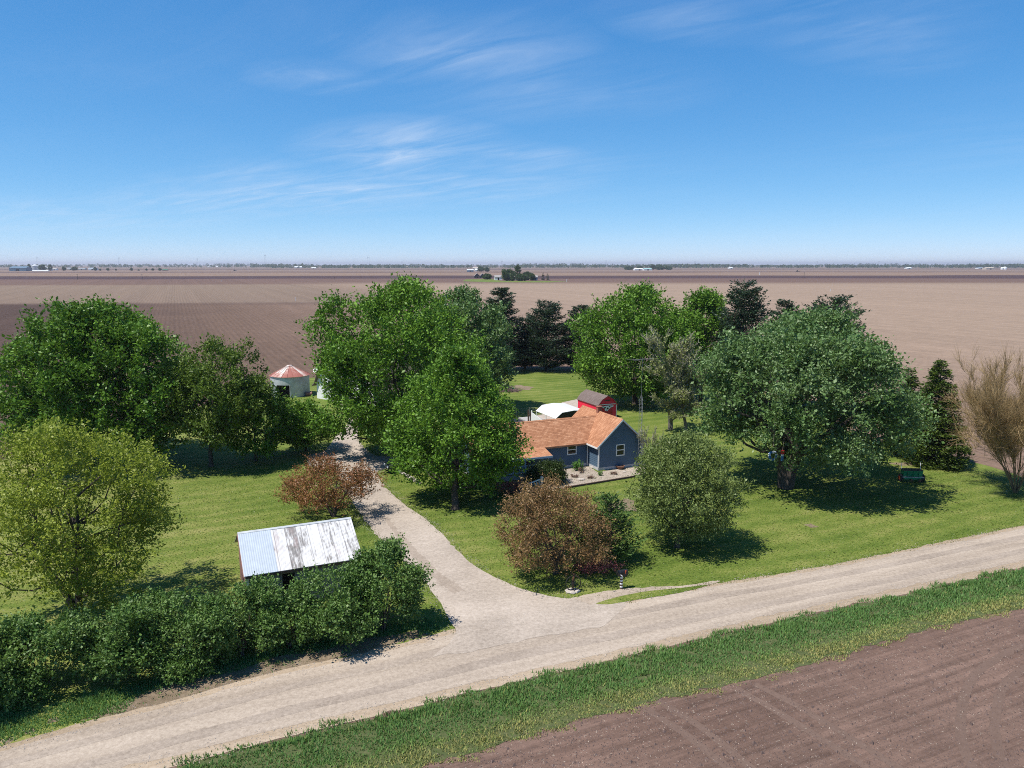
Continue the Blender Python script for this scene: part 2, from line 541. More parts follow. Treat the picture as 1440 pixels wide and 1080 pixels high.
SUN_EL, SUN_AZ = R(64), ANG + R(2.0) + math.pi       # math angle of the direction towards the sun
tosun = Vector((math.cos(SUN_AZ) * math.cos(SUN_EL), math.sin(SUN_AZ) * math.cos(SUN_EL), math.sin(SUN_EL)))
sl = bpy.data.lights.new('sun', 'SUN'); sl.energy = 4.9; sl.angle = R(0.5); sl.color = (1.0, 0.955, 0.88)
so = bpy.data.objects.new('sun', sl); COL.objects.link(so)
so.location = tosun * 200
so.rotation_euler = (-tosun).to_track_quat('-Z', 'Y').to_euler()

W = bpy.data.worlds.new('World'); S.world = W; W.use_nodes = True
wt = W.node_tree; wt.nodes.clear()
wo = wt.nodes.new('ShaderNodeOutputWorld'); wb = wt.nodes.new('ShaderNodeBackground'); wb.inputs['Strength'].default_value = 0.108
sky = wt.nodes.new('ShaderNodeTexSky'); sky.sky_type = 'NISHITA'; sky.sun_disc = False
sky.sun_elevation = SUN_EL; sky.sun_rotation = math.atan2(tosun.x, tosun.y)
sky.altitude = 0; sky.air_density = 0.5; sky.dust_density = 0.0; sky.ozone_density = 4.0
# thin cirrus: streaky noise on the sky direction, projected on a high flat layer
tc = wt.nodes.new('ShaderNodeTexCoord'); sp = wt.nodes.new('ShaderNodeSeparateXYZ'); wt.links.new(tc.outputs['Generated'], sp.inputs[0])


def wm(op, a, b, clamp=False):
    nd = wt.nodes.new('ShaderNodeMath'); nd.operation = op; nd.use_clamp = clamp
    for i, x in enumerate((a, b)):
        if isinstance(x, (int, float)): nd.inputs[i].default_value = x
        elif x is not None: wt.links.new(x, nd.inputs[i])
    return nd.outputs[0]


# the camera's rendering of blue: one tone curve per channel on the sky's own colour
spc = wt.nodes.new('ShaderNodeSeparateColor'); wt.links.new(sky.outputs[0], spc.inputs[0])
cbc = wt.nodes.new('ShaderNodeCombineColor')
for ch, (g, k) in enumerate(((1.18, 0.96), (0.71, 0.85), (0.46, 0.95))):
    raw = wm('MULTIPLY', spc.outputs[ch], 0.125)
    toe = wm('MULTIPLY', raw, (9.0, 1.38, 1.66)[ch])
    wt.links.new(wm('MULTIPLY', wm('MINIMUM', wm('MULTIPLY', wm('POWER', raw, g), k), toe), 1 / 0.125), cbc.inputs[ch])
zc = wm('MAXIMUM', wm('ADD', sp.outputs[2], 0.06), 0.02)
cx, cy = wm('DIVIDE', sp.outputs[0], zc), wm('DIVIDE', sp.outputs[1], zc)
cmb = wt.nodes.new('ShaderNodeCombineXYZ'); wt.links.new(cx, cmb.inputs[0]); wt.links.new(cy, cmb.inputs[1])


def wnoise(rot, scale, nscale, detail, rough, dist, loc=(0, 0, 0)):
    m0 = wt.nodes.new('ShaderNodeMapping'); m0.inputs['Rotation'].default_value = (0, 0, -rot); wt.links.new(cmb.outputs[0], m0.inputs[0])
    mp = wt.nodes.new('ShaderNodeMapping'); mp.inputs['Scale'].default_value = scale; mp.inputs['Location'].default_value = loc
    wt.links.new(m0.outputs[0], mp.inputs[0])
    nz = wt.nodes.new('ShaderNodeTexNoise'); nz.inputs['Scale'].default_value = nscale; nz.inputs['Detail'].default_value = detail
    nz.inputs['Roughness'].default_value = rough; nz.inputs['Distortion'].default_value = dist
    wt.links.new(mp.outputs[0], nz.inputs['Vector'])
    return nz.outputs['Fac']


def wramp(f, a, b):
    mr = wt.nodes.new('ShaderNodeMapRange'); mr.interpolation_type = 'SMOOTHSTEP'
    mr.inputs['From Min'].default_value = a; mr.inputs['From Max'].default_value = b
    wt.links.new(f, mr.inputs['Value'])
    return mr.outputs[0]


n1 = wnoise(R(-40), (0.55, 2.0, 1), 1.9, 8, 0.62, 1.0, (0.3, 0.1, 0))
n2 = wnoise(R(-50), (0.6, 1.0, 1), 0.9, 4, 0.6, 0.6, (1.3, 2.1, 0))
streak = wramp(wm('ADD', wm('MULTIPLY', n1, 0.55), wm('MULTIPLY', n2, 0.45)), 0.33, 0.80)
# where the veil gathers: an elongated patch of the layer, broken up by a broad noise
def blob(bx, by, rx, ry, rot):
    c, s_ = math.cos(rot), math.sin(rot)
    ux = wm('SUBTRACT', cx, bx); uy = wm('SUBTRACT', cy, by)
    a = wm('DIVIDE', wm('ADD', wm('MULTIPLY', ux, c), wm('MULTIPLY', uy, s_)), rx)
    b = wm('DIVIDE', wm('SUBTRACT', wm('MULTIPLY', uy, c), wm('MULTIPLY', ux, s_)), ry)
    return wm('SUBTRACT', 1.0, wm('SQRT', wm('ADD', wm('MULTIPLY', a, a), wm('MULTIPLY', b, b)), None), True)


def lay(px, py):
    dx, dy = (px - 720) / FPX, (540 - py) / FPX
    v = Vector((dx, CP + dy * SP, -SP + dy * CP)).normalized()
    return v.x / (v.z + 0.06), v.y / (v.z + 0.06)


veil = None
for (px, py, rx, ry, rot, k) in ((560, 215, 1.1, 0.75, R(110), 0.95), (470, 270, 2.6, 1.5, R(150), 0.75), (655, 80, 0.55, 0.6, R(80), 0.50), (985, 28, 0.42, 0.28, R(20), 0.32),
                                 (1200, 30, 0.9, 0.4, R(40), 0.30), (690, 212, 0.7, 0.4, R(20), 0.62), (300, 283, 1.6, 0.9, R(0), 0.5), (60, 305, 2.6, 1.6, 0, 0.42), (450, 110, 0.35, 0.3, 0, 0.4), (760, 130, 0.9, 0.7, 0, .25)):
    bx, by = lay(px, py)
    q = wm('MULTIPLY', blob(bx, by, rx, ry, rot), k)
    veil = q if veil is None else wm('MAXIMUM', veil, q)
cl = wm('MULTIPLY', wm('MULTIPLY', streak, veil), 1.15, True)
cl = wm('ADD', cl, wm('MULTIPLY', wm('MULTIPLY', streak, wramp(wnoise(0.4, (1, 1, 1), 0.5, 2, 0.5, 0), 0.4, 0.75)), 0.12), True)
mxc = wt.nodes.new('ShaderNodeMix'); mxc.data_type = 'RGBA'
wt.links.new(cl, mxc.inputs[0]); wt.links.new(cbc.outputs[0], mxc.inputs[6]); mxc.inputs[7].default_value = (5.2, 6.0, 7.2, 1)
wt.links.new(mxc.outputs[2], wb.inputs['Color']); wt.links.new(wb.outputs[0], wo.inputs[0])

S.view_settings.view_transform = 'Standard'; S.view_settings.look = 'None'
S.view_settings.exposure = 0.35; S.view_settings.gamma = 1.0
S.cycles.max_bounces = 5; S.cycles.diffuse_bounces = 2; S.cycles.transparent_max_bounces = 6; S.cycles.volume_bounces = 0
S.cycles.use_denoising = False; S.cycles.filter_width = 1.0
S.cycles.sample_clamp_indirect = 4.0


# ------------------------------------------------------------------ ground materials
def m_field():
    t = NT('tilled_soil')
    P = t.pos()
    sx = t.n('ShaderNodeSeparateXYZ'); t.l(P, sx.inputs[0])
    Pu = t.pos(rot=ANG)
    su = t.n('ShaderNodeSeparateXYZ'); t.l(Pu, su.inputs[0])
    u, v, X, Y = su.outputs[0], su.outputs[1], sx.outputs[0], sx.outputs[1]
    big = t.noise(t.pos(rot=ANG, scale=(0.012, 0.012, 1)), 1.0, 4, 0.6)
    # near plots across the rows: dark moist soil left, grey-brown in the middle, dry pale soil right
    uu = t.math('ADD', u, t.math('MULTIPLY', t.math('SUBTRACT', big, 0.5), 70.0))
    mu = t.n('ShaderNodeMapRange'); mu.inputs['From Min'].default_value = -160; mu.inputs['From Max'].default_value = 220; t.l(uu, mu.inputs['Value'])
    near = t.ramp(mu.outputs[0], [(0.0, (0.0624, 0.0400, 0.0328)), (0.32, (0.0771, 0.0492, 0.0385)), (0.47, (0.1314, 0.0855, 0.0621)), (0.62, (0.185, 0.124, 0.092)), (0.78, (0.255, 0.181, 0.133)), (1.0, (0.270, 0.196, 0.144))])
    # strips farther off, split by depth
    yy = t.math('ADD', Y, t.math('MULTIPLY', t.math('MULTIPLY', X, -0.05), 1.0))
    ly = t.math('LOGARITHM', t.math('MAXIMUM', yy, 10.0), 10.0)
    wob = t.noise(t.pos(scale=(0.0016, 0.0006, 1)), 1.0, 3, 0.6)
    ly = t.math('ADD', ly, t.math('MULTIPLY', t.math('SUBTRACT', wob, 0.5), 0.11))
    ml = t.n('ShaderNodeMapRange'); ml.inputs['From Min'].default_value = 2.5; ml.inputs['From Max'].default_value = 3.9; t.l(ly, ml.inputs['Value'])
    far = t.ramp(ml.outputs[0], [(0.0, (0.143, 0.098, 0.076)), (0.07, (0.101, 0.066, 0.052)), (0.09, (0.181, 0.130, 0.097)), (0.28, (0.197, 0.143, 0.104)), (0.30, (0.143, 0.091, 0.070)),
                                 (0.385, (0.134, 0.083, 0.067)), (0.40, (0.063, 0.038, 0.041)), (0.455, (0.071, 0.043, 0.042)), (0.475, (0.218, 0.151, 0.109)), (0.56, (0.210, 0.143, 0.105)),
                                 (0.575, (0.101, 0.064, 0.056)), (0.62, (0.202, 0.143, 0.109)), (0.70, (0.193, 0.134, 0.105)), (0.72, (0.109, 0.071, 0.063)), (0.80, (0.185, 0.134, 0.105)), (1.0, (0.168, 0.126, 0.098))])
    mf = t.n('ShaderNodeMapRange'); mf.interpolation_type = 'SMOOTHSTEP'; mf.inputs['From Min'].default_value = 375; mf.inputs['From Max'].default_value = 415
    t.l(t.math('ADD', Y, t.math('MULTIPLY', t.math('SUBTRACT', big, 0.5), 60)), mf.inputs['Value'])
    # to the right of the yard the pale plot runs on to about 800 m
    mr = t.n('ShaderNodeMapRange'); mr.interpolation_type = 'SMOOTHSTEP'; mr.inputs['From Min'].default_value = 80; mr.inputs['From Max'].default_value = 190; t.l(u, mr.inputs['Value'])
    m8 = t.n('ShaderNodeMapRange'); m8.inputs['From Min'].default_value = 760; m8.inputs['From Max'].default_value = 900; t.l(Y, m8.inputs['Value'])
    keepnear = t.math('MULTIPLY', mr.outputs[0], t.math('SUBTRACT', 1.0, m8.outputs[0]))
    fm = t.math('MULTIPLY', mf.outputs[0], t.math('SUBTRACT', 1.0, keepnear))
    c = t.mix(fm, near, far)
    # this side of the road: brown seedbed
    ms = t.n('ShaderNodeMapRange'); ms.inputs['From Min'].default_value = 36; ms.inputs['From Max'].default_value = 34; t.l(v, ms.inputs['Value'])
    c = t.mix(ms.outputs[0], c, t.ramp(t.noise(t.pos(rot=ANG, scale=(0.08, 0.3, 1)), 1.0, 4), [(0.3, (0.138, 0.087, 0.067)), (0.7, (0.182, 0.119, 0.093))]))
    # rows: along the long side near the road, up-field elsewhere
    rows = t.math('SINE', t.math('MULTIPLY', t.math('ADD', u, t.math('MULTIPLY', t.noise(t.pos(scale=(0.05, 0.05, 1)), 1.0, 2), 0.8)), 2 * math.pi / 1.52))
    pass_ = t.noise(t.pos(rot=ANG, scale=(0.11, 0.0015, 1)), 1.0, 3, 0.6)
    rowsn = t.math('SINE', t.math('MULTIPLY', t.math('ADD', v, t.math('MULTIPLY', t.noise(t.pos(rot=ANG, scale=(0.06, 0.12, 1)), 1.0, 2), 0.5)), 2 * math.pi / 0.78))
    rsel = t.mix(ms.outputs[0], rows, rowsn)
    amp = t.noise(t.pos(scale=(0.03, 0.03, 1)), 1.0, 3)
    r2 = t.math('MULTIPLY', rsel, t.math('MULTIPLY', amp, t.math('ADD', 0.06, t.math('MULTIPLY', ms.outputs[0], 0.06))))
    fine = t.noise(t.pos(), 2.6, 6, 0.85)
    mid0 = t.noise(t.pos(rot=ANG, scale=(0.9, 0.10, 1)), 1.0, 5, 0.7)
    mid1 = t.noise(t.pos(rot=ANG + R(1.5), scale=(0.10, 2.6, 1)), 1.0, 5, 0.75)
    mid1 = t.ramp(mid1, [(0.36, 0.25), (0.50, 0.55), (0.62, 0.80)])
    mixm = t.n('ShaderNodeMix'); mixm.data_type = 'FLOAT'; t.l(ms.outputs[0], mixm.inputs[0]); t.l(mid0, mixm.inputs[2]); t.l(mid1, mixm.inputs[3])
    mid = mixm.outputs[0]
    clump = t.noise(t.pos(rot=ANG, scale=(1, 0.8, 1)), 0.8, 6, 0.9)
    grit = t.math('MULTIPLY', t.math('SUBTRACT', t.noise(t.pos(rot=ANG, scale=(1, .45, 1)), 0.33, 5, 0.95), 0.5), 0.9)
    k = t.math('ADD', t.math('ADD', grit, -0.12), t.math('ADD', t.math('ADD', 0.0, t.math('ADD', t.math('MULTIPLY', clump, 0.55), t.math('MULTIPLY', fine, 0.75))), t.math('ADD', r2, t.math('ADD', t.math('MULTIPLY', mid, t.math('ADD', 0.55, t.math('MULTIPLY', ms.outputs[0], 0.35))), t.math('SUBTRACT', t.math('MULTIPLY', pass_, 0.42), t.math('MULTIPLY', ms.outputs[0], 0.18))))))
    c = t.mix(1.0, c, k, 'MULTIPLY')
    # straw flecks
    st = t.ramp(t.noise(t.pos(scale=(1, 1, 1)), 5.5, 2, 0.5), [(0.66, 0.0), (0.74, 0.55)])
    c = t.mix(st, c, (0.30, 0.24, 0.18))
    hb = t.math('ADD', fine, t.math('MULTIPLY', rsel, 0.35))
    return t.surf(c, 0.97, bump=hb, bstr=0.8, bdist=0.12, spec=0.1)


def m_lawn():
    t = NT('mown_lawn')
    su = t.n('ShaderNodeSeparateXYZ'); t.l(t.pos(rot=ANG), su.inputs[0])
    a = t.noise(t.pos(), 0.13, 4, 0.6)
    b = t.noise(t.pos(), 0.9, 5, 0.7)
    f = t.noise(t.pos(), 6.5, 4, 0.8)
    g = t.noise(t.pos(rot=ANG, scale=(0.35, 1.6, 1)), 1.0, 4, 0.7)
    warp = t.math('MULTIPLY', t.noise(t.pos(), 0.06, 2), 5.0)
    mow = t.math('SINE', t.math('MULTIPLY', t.math('ADD', su.outputs[1], warp), 2 * math.pi / 2.1))
    mix = t.math('ADD', t.math('MULTIPLY', a, 0.46), t.math('ADD', t.math('MULTIPLY', b, 0.25), t.math('ADD', t.math('MULTIPLY', g, 0.25), t.math('MULTIPLY', mow, 0.04))))
    mix = t.math('ADD', mix, t.math('MULTIPLY', t.math('SUBTRACT', f, 0.5), 0.85))
    # drier and yellower to the left
    dry = t.n('ShaderNodeMapRange'); dry.inputs['From Min'].default_value = 10; dry.inputs['From Max'].default_value = -25; dry.inputs['To Max'].default_value = 0.17; t.l(su.outputs[0], dry.inputs['Value'])
    mix = t.math('ADD', mix, dry.outputs[0])
    c = t.ramp(mix, [(0.26, (0.046, 0.082, 0.011)), (0.40, (0.088, 0.132, 0.020)), (0.52, (0.138, 0.175, 0.033)), (0.64, (0.22, 0.22, 0.066)), (0.80, (0.30, 0.26, 0.115))])
    return t.surf(c, 0.95, bump=f, bstr=0.7, bdist=0.06, spec=0.15)


def m_gravel(name, lo, mid, hi, tracks=True, tone=None):
    t = NT(name)
    L = t.noise(t.pos(rot=ANG, scale=(0.03, 0.55, 1)), 1.0, 4, 0.6)
    b = t.noise(t.pos(), 0.22, 4, 0.6)
    f = t.noise(t.pos(), 4.5, 5, 0.9)
    h = t.noise(t.pos(rot=ANG, scale=(0.25, 1.8, 1)), 1.0, 3, 0.6)
    s = t.math('ADD', t.math('MULTIPLY', L, 0.75 if tracks else 0.1), t.math('ADD', t.math('MULTIPLY', b, 0.22 if tracks else .55), t.math('MULTIPLY', h, 0.2)))
    s = t.math('SUBTRACT', s, 0.10 if tracks else 0.0)
    s = t.math('ADD', s, t.math('MULTIPLY', t.math('SUBTRACT', f, 0.5), 1.1))
    c = t.ramp(s, [(0.2, lo), (0.5, mid), (0.8, hi)])
    return t.surf(c, 0.95, bump=f, bstr=0.55, bdist=0.04, spec=0.15)


def m_dirt():
    t = NT('bare_dirt')
    f = t.noise(t.pos(), 4.0, 5, 0.8); b = t.noise(t.pos(), 0.8, 3)
    c = t.ramp(t.math('ADD', t.math('MULTIPLY', f, 0.6), t.math('MULTIPLY', b, 0.4)), [(0.3, (0.11, 0.08, 0.05)), (0.52, (0.23, 0.175, 0.12)), (0.72, (0.34, 0.275, 0.20))])
    return t.surf(c, 0.95, bump=f, bstr=0.9, bdist=0.12, spec=0.1)


M['field'] = m_field(); M['lawn'] = m_lawn(); M['dirt'] = m_dirt()
M['road'] = m_gravel('gravel_road', (0.22, 0.175, 0.137), (0.375, 0.308, 0.245), (0.52, 0.44, 0.36))
M['drive'] = m_gravel('gravel_drive', (0.26, 0.215, 0.175), (0.42, 0.355, 0.295), (0.58, 0.50, 0.43), tracks=False)
M['shoulder'] = m_gravel('gravel_shoulder', (0.22, 0.165, 0.11), (0.36, 0.28, 0.20), (0.48, 0.39, 0.30))
M['bedgravel'] = m_gravel('pea_gravel', (0.24, 0.195, 0.16), (0.40, 0.335, 0.28), (0.52, 0.45, 0.39), tracks=False)
M['concrete'] = plain('concrete', (0.40, 0.34, 0.29), 0.9, 0.2, 2.0, obj=False)
M['track'] = m_gravel('packed_soil', (0.124, 0.081, 0.063), (0.158, 0.106, 0.083), (0.188, 0.130, 0.103), tracks=False)


def ragged(pts, amp=0.18, step=0.5, seed=1):
    """world polygon with every edge cut into short pieces and pushed about, so no border is ruled"""
    rng = random.Random(seed)
    out = []
    n = len(pts)
    for i in range(n):
        a, b = Vector(pts[i]), Vector(pts[(i + 1) % n])
        L = (b - a).length
        k = max(1, min(400, int(L / step)))
        nn = Vector((-(b - a).y, (b - a).x)) / max(L, 1e-6)
        ph = rng.uniform(0, 6)
        for j in range(k):
            q = j / k
            s = q * L
            off = amp * (0.55 * math.sin(s * 0.9 + ph) + 0.5 * math.sin(s * 2.3 + ph * 2) + rng.uniform(-0.6, 0.6))
            if j == 0: off *= 0.3
            p = a + (b - a) * q + nn * off
            out.append((p.x, p.y))
    return out


def sheet(name, pts, z, mat, kind='structure'):
    me = bpy.data.meshes.new(name)
    me.from_pydata([(p[0], p[1], z) for p in pts], [], [tuple(range(len(pts)))])
    me.update()
    if me.polygons[0].normal.z < 0: me.flip_normals()
    o = mesh_obj(name, me, mat)
    o['kind'] = kind
    return o


def smooth_line(px, n=8):
    """Catmull-Rom through pixel points, returned in world coordinates"""
    P = [Vector(G(*p)) for p in px]
    out = []
    for i in range(len(P) - 1):
        p0, p1, p2, p3 = P[max(i - 1, 0)], P[i], P[i + 1], P[min(i + 2, len(P) - 1)]
        for j in range(n):
            t = j / n
            q = 0.5 * ((2 * p1) + (p2 - p0) * t + (2 * p0 - 5 * p1 + 4 * p2 - p3) * t * t + (3 * p1 - p0 - 3 * p2 + p3) * t ** 3)
            out.append((q.x, q.y))
    out.append((P[-1].x, P[-1].y))
    return out


# one ground sheet to the horizon
sheet('field', [(-22000, -300), (22000, -300), (22000, 30000), (-22000, 30000)], 0.0, M['field'])

LAWN = [(-420, 1230), (60, 1045), (330, 975), (700, 900), (1000, 836), (1300, 775), (1560, 722), (1700, 695), (1560, 690), (1440, 672), (1409, 661), (1364, 649), (1290, 642), (1180, 600), (1060, 545),
        (960, 522), (815, 517), (690, 519), (600, 531), (445, 531), (420, 531), (370, 548), (200, 592), (20, 642), (-150, 690), (-460, 790)]
sheet('lawn', ragged([G(*p) for p in LAWN], 0.35, 1.2, 3), 0.004, M['lawn'])

ROAD_UP = [(-150, 1090), (0, 1050), (130, 1013), (240, 986), (330, 960), (420, 937), (520, 916), (622, 889), (720, 866), (840, 850), (980, 824), (1100, 806), (1200, 788), (1300, 767), (1440, 739), (1560, 714), (1800, 668)]
ROAD_LO = [(60, 1125), (235, 1081), (330, 1055), (440, 1027), (560, 1000), (650, 977), (760, 951), (870, 926), (1000, 895), (1150, 861), (1300, 829), (1440, 797), (1560, 770), (1800, 718)]
up, lo = smooth_line(ROAD_UP, 5), smooth_line(ROAD_LO, 5)
# shoulder of finer tan gravel, then the travelled way on top
sheet('road_shoulder', ragged(up + lo[::-1], 0.13, 0.35, 5), 0.010, M['shoulder'])


def inset(a, b, d):
    A = []
    for p in a:
        q = min(b, key=lambda r: (r[0] - p[0]) ** 2 + (r[1] - p[1]) ** 2)
        v = Vector(q) - Vector(p)
        A.append(tuple(Vector(p) + v.normalized() * d))
    return A


sheet('road', ragged(inset(up, lo, 0.45) + inset(lo, up, 0.75)[::-1], 0.16, 0.4, 8), 0.014, M['road'])

# wheel paths worn along the road: slightly darker, finer and greyer than the loose gravel between them
M['worn'] = m_gravel('worn_gravel', (0.215, 0.173, 0.138), (0.355, 0.293, 0.238), (0.49, 0.415, 0.345), tracks=False)


def between(a, b, f, n_=160):
    A, Bq = np.array(a), np.array(b)
    def res(q, n=n_):
        L = np.concatenate([[0], np.cumsum(np.linalg.norm(np.diff(q, axis=0), axis=1))])
        s = np.linspace(0, L[-1], n)
        return np.stack([np.interp(s, L, q[:, 0]), np.interp(s, L, q[:, 1])], 1)
    A, Bq = res(A), res(Bq)
    return [tuple(p) for p in A + (Bq - A) * f]


for i, (f, wd) in enumerate(((0.30, .055), (0.64, .06))):
    a, b = between(up, lo, f - wd, 600), between(up, lo, f + wd, 600)
    rg = random.Random(90 + i); ja = jb = 0.0; vv = []
    for p, q in zip(a, b):
        d = (Vector(q) - Vector(p)).normalized()
        ja = ja * 0.9 + rg.uniform(-.03, .03); jb = jb * 0.9 + rg.uniform(-.03, .03)
        vv += [(p[0] + d.x * ja, p[1] + d.y * ja, 0.018), (q[0] + d.x * jb, q[1] + d.y * jb, 0.018)]
    me = bpy.data.meshes.new('wheel_path'); me.from_pydata(vv, [], [(2 * k, 2 * k + 1, 2 * k + 3, 2 * k + 2) for k in range(len(a) - 1)]); me.update()
    if me.polygons[0].normal.z < 0: me.flip_normals()
    o = mesh_obj('wheel_path', me, M['worn']); o['kind'] = 'structure'

DR_L = [(608, 925), (640, 893), (632, 872), (616, 843), (590, 811), (560, 780), (526, 747), (503, 717), (486, 690), (474, 667), (462, 655), (436, 656), (434, 641), (458, 634), (470, 616), (486, 600), (492, 580), (470, 566)]
DR_R = [(540, 566), (506, 585), (504, 600), (507, 622), (526, 640), (565, 640), (600, 640), (598, 652), (560, 656), (530, 664), (538, 680), (554, 697), (573, 713), (598, 730), (628, 757), (655, 786), (688, 808), (728, 826), (770, 838), (810, 843), (880, 846), (850, 880)]
dl, dr = smooth_line(DR_L, 5), smooth_line(DR_R, 5)
sheet('driveway', ragged(dl + dr, 0.14, 0.4, 9), 0.0225, M['drive'])
# worn strip down the middle of the drive
cl_ = smooth_line([(538, 728), (556, 752), (580, 782), (606, 810), (640, 836)], 8)
cr_ = smooth_line([(545, 727), (566, 752), (592, 780), (620, 807), (655, 832)], 8)
sheet('worn_strip', ragged(cl_ + cr_[::-1], 0.16, 0.2, 99), 0.027, M['worn'])
# mailbox pull-off and the strip of grass between it and the road
sheet('pull_off', ragged(smooth_line([(800, 842), (850, 832), (900, 827), (960, 824), (1010, 817), (1000, 822), (940, 831), (880, 842), (830, 851)], 5), 0.10, 0.2, 12), 0.027, M['road'])
sheet('lawn', ragged(smooth_line([(838, 849), (868, 840), (910, 832), (960, 827), (995, 823), (960, 833), (900, 843), (860, 850), (840, 850)], 5), 0.05, 0.25, 13), 0.031, M['lawn'])
# bare earth along the hedge side of the road, and worn spots in the lawn
for i, (pts, amp) in enumerate((([(112, 1014), (150, 996), (190, 980), (250, 960), (330, 935), (400, 918), (470, 906), (540, 894), (585, 886), (606, 891), (520, 917), (430, 936), (330, 961), (250, 984), (190, 1000)], 0.10),
                                ([(66, 1018), (84, 1014), (80, 1008), (68, 1011)], 0.07), ([(36, 1033), (52, 1028), (47, 1024), (34, 1029)], 0.06),
                                ([(8, 1047), (22, 1040), (12, 1038), (0, 1042)], 0.06),
                                ([(856, 712), (876, 718), (897, 719), (892, 704), (878, 701)], 0.18), ([(1130, 738), (1140, 742), (1152, 741), (1140, 736)], 0.12),
                                ([(722, 545), (745, 549), (748, 544), (730, 541)], 0.3), ([(790, 521), (812, 523), (812, 519), (792, 518)], 0.2), ([(1250, 652), (1275, 655), (1300, 654), (1290, 649)], 0.2))):
    sheet('dirt_patch', ragged([G(*p) for p in pts], amp, 0.4 if i == 0 else 0.25, 30 + i), 0.0075, M['dirt'])
sheet('gravel_bed', ragged([G(*p) for p in [(793, 687), (850, 678), (903, 669), (930, 664), (918, 648), (841, 664), (826, 655), (790, 660), (770, 668), (770, 690)]], 0.05, 0.5, 21), 0.012, M['bedgravel'])
sheet('concrete_pad', [G(*p) for p in [(790, 566), (818, 560), (838, 575), (815, 590), (750, 590), (752, 584), (790, 580)]], 0.012, M['concrete'])

# wheel marks pressed into the seedbed in the near corner
for i, line in enumerate((((893, 988), (960, 1030), (1030, 1085), (1100, 1140)), ((1035, 968), (1100, 1005), (1180, 1055), (1270, 1110)), ((1062, 962), (1130, 998), (1215, 1050), (1310, 1110)),
                          ((1440, 905), (1375, 945), (1352, 1000), (1358, 1060), (1400, 1120)), ((1470, 925), (1420, 955), (1400, 1000), (1405, 1060), (1440, 1110)), ((915, 980), (985, 1022), (1062, 1085), (1130, 1140)))):
    L = smooth_line(line, 8)
    a, b = [], []
    for j, p in enumerate(L):
        d = (Vector(L[min(j + 1, len(L) - 1)]) - Vector(L[max(j - 1, 0)])).normalized()
        nn = Vector((-d.y, d.x)) * 0.21
        a.append((p[0] + nn.x, p[1] + nn.y)); b.append((p[0] - nn.x, p[1] - nn.y))
    sheet('tyre_track', ragged(a + b[::-1], 0.05, 0.2, 50 + i), 0.005, M['track'])


# ------------------------------------------------------------------ grass along the road and loose bits on the seedbed
def blades(name, P, h, w, tint, mat, rng, lean=0.35):
    n = len(P)
    d = rng.normal(size=(n, 2)); d /= np.maximum(np.linalg.norm(d, axis=1, keepdims=True), 1e-6)
    V = np.zeros((n, 3, 3))
    side = np.stack([-d[:, 1], d[:, 0]], 1) * w[:, None] * 0.5
    V[:, 0, :2] = P - side; V[:, 1, :2] = P + side
    V[:, 2, :2] = P + d * (h * lean)[:, None] * rng.uniform(0.2, 1.6, n)[:, None]
    V[:, 2, 2] = h
    V[:, :2, 2] = 0.003
    o = mesh_obj(name, np_mesh(name, V.reshape(-1, 3), 3, np.clip(tint, 0, 1)), M[mat])
    o['kind'] = 'stuff'
    return o


def strip_points(A, B, n, rng, edge=0.3):
    """points between two pixel polylines, returned with t = 0 on A and 1 on B"""
    a = np.array(smooth_line(A, 12)); b = np.array(smooth_line(B, 12))

    def res(q, s):
        L = np.concatenate([[0], np.cumsum(np.linalg.norm(np.diff(q, axis=0), axis=1))])
        return np.stack([np.interp(s * L[-1], L, q[:, 0]), np.interp(s * L[-1], L, q[:, 1])], 1)
    s = rng.uniform(size=n); t = rng.uniform(size=n)
    wob = 0.05 * np.sin(s * 90) + 0.04 * np.sin(s * 231 + 1) + rng.normal(size=n) * 0.03
    pa, pb = res(a, s), res(b, s)
    tt = np.clip(t * (1 + edge * 0.2) - edge * 0.1 + wob * (t > 0.9) + wob * (t < 0.1), -0.15, 1.15)
    return pa + (pb - pa) * tt[:, None], tt, s


def inside(P, poly):
    r = np.zeros(len(P), bool); n = len(poly)
    for i in range(n):
        a, b = poly[i], poly[(i + 1) % n]
        c = ((a[1] > P[:, 1]) != (b[1] > P[:, 1])) & (P[:, 0] < (b[0] - a[0]) * (P[:, 1] - a[1]) / (b[1] - a[1] + 1e-12) + a[0])
        r ^= c
    return r


rng = np.random.default_rng(11)
roadpoly = np.array(up + lo[::-1]); drivepoly = np.array(dl + dr)
V_UP = [(150, 1104), (235, 1083), (330, 1057), (440, 1029), (560, 1002), (650, 979), (760, 953), (870, 928), (1000, 897), (1150, 863), (1300, 831), (1440, 799), (1560, 772), (1700, 742)]
V_LO = [(470, 1128), (590, 1082), (700, 1049), (800, 1017), (900, 992), (1000, 969), (1100, 944), (1200, 916), (1300, 886), (1440, 855), (1560, 827), (1700, 790)]
t_ = NT('verge_soil'); f_ = t_.noise(t_.pos(), 3.0, 4, 0.7)
M['verge'] = t_.surf(t_.ramp(f_, [(0.3, (0.045, 0.07, 0.018)), (0.6, (0.09, 0.10, 0.038)), (0.8, (0.16, 0.14, 0.08))]), 0.95)
sheet('grass_verge', ragged(smooth_line(V_UP, 4) + smooth_line(V_LO, 4)[::-1], 0.2, 0.4, 70), 0.0135, M['verge'])
P, T, s_ = strip_points(V_UP, V_LO, 95000, rng)
patch = 0.5 + 0.5 * np.sin(P[:, 0] * 0.9 + 2 * np.sin(P[:, 1] * 0.7)) * np.sin(P[:, 1] * 1.3 + P[:, 0] * 0.4)
gap = (np.sin(P[:, 0] * 2.1 + np.sin(P[:, 1] * 1.7) * 2) * np.sin(P[:, 1] * 2.7 + 1.3) > 0.72) & (rng.uniform(size=len(P)) < 0.75)
ok = ~gap
P, T, patch = P[ok], T[ok], patch[ok]
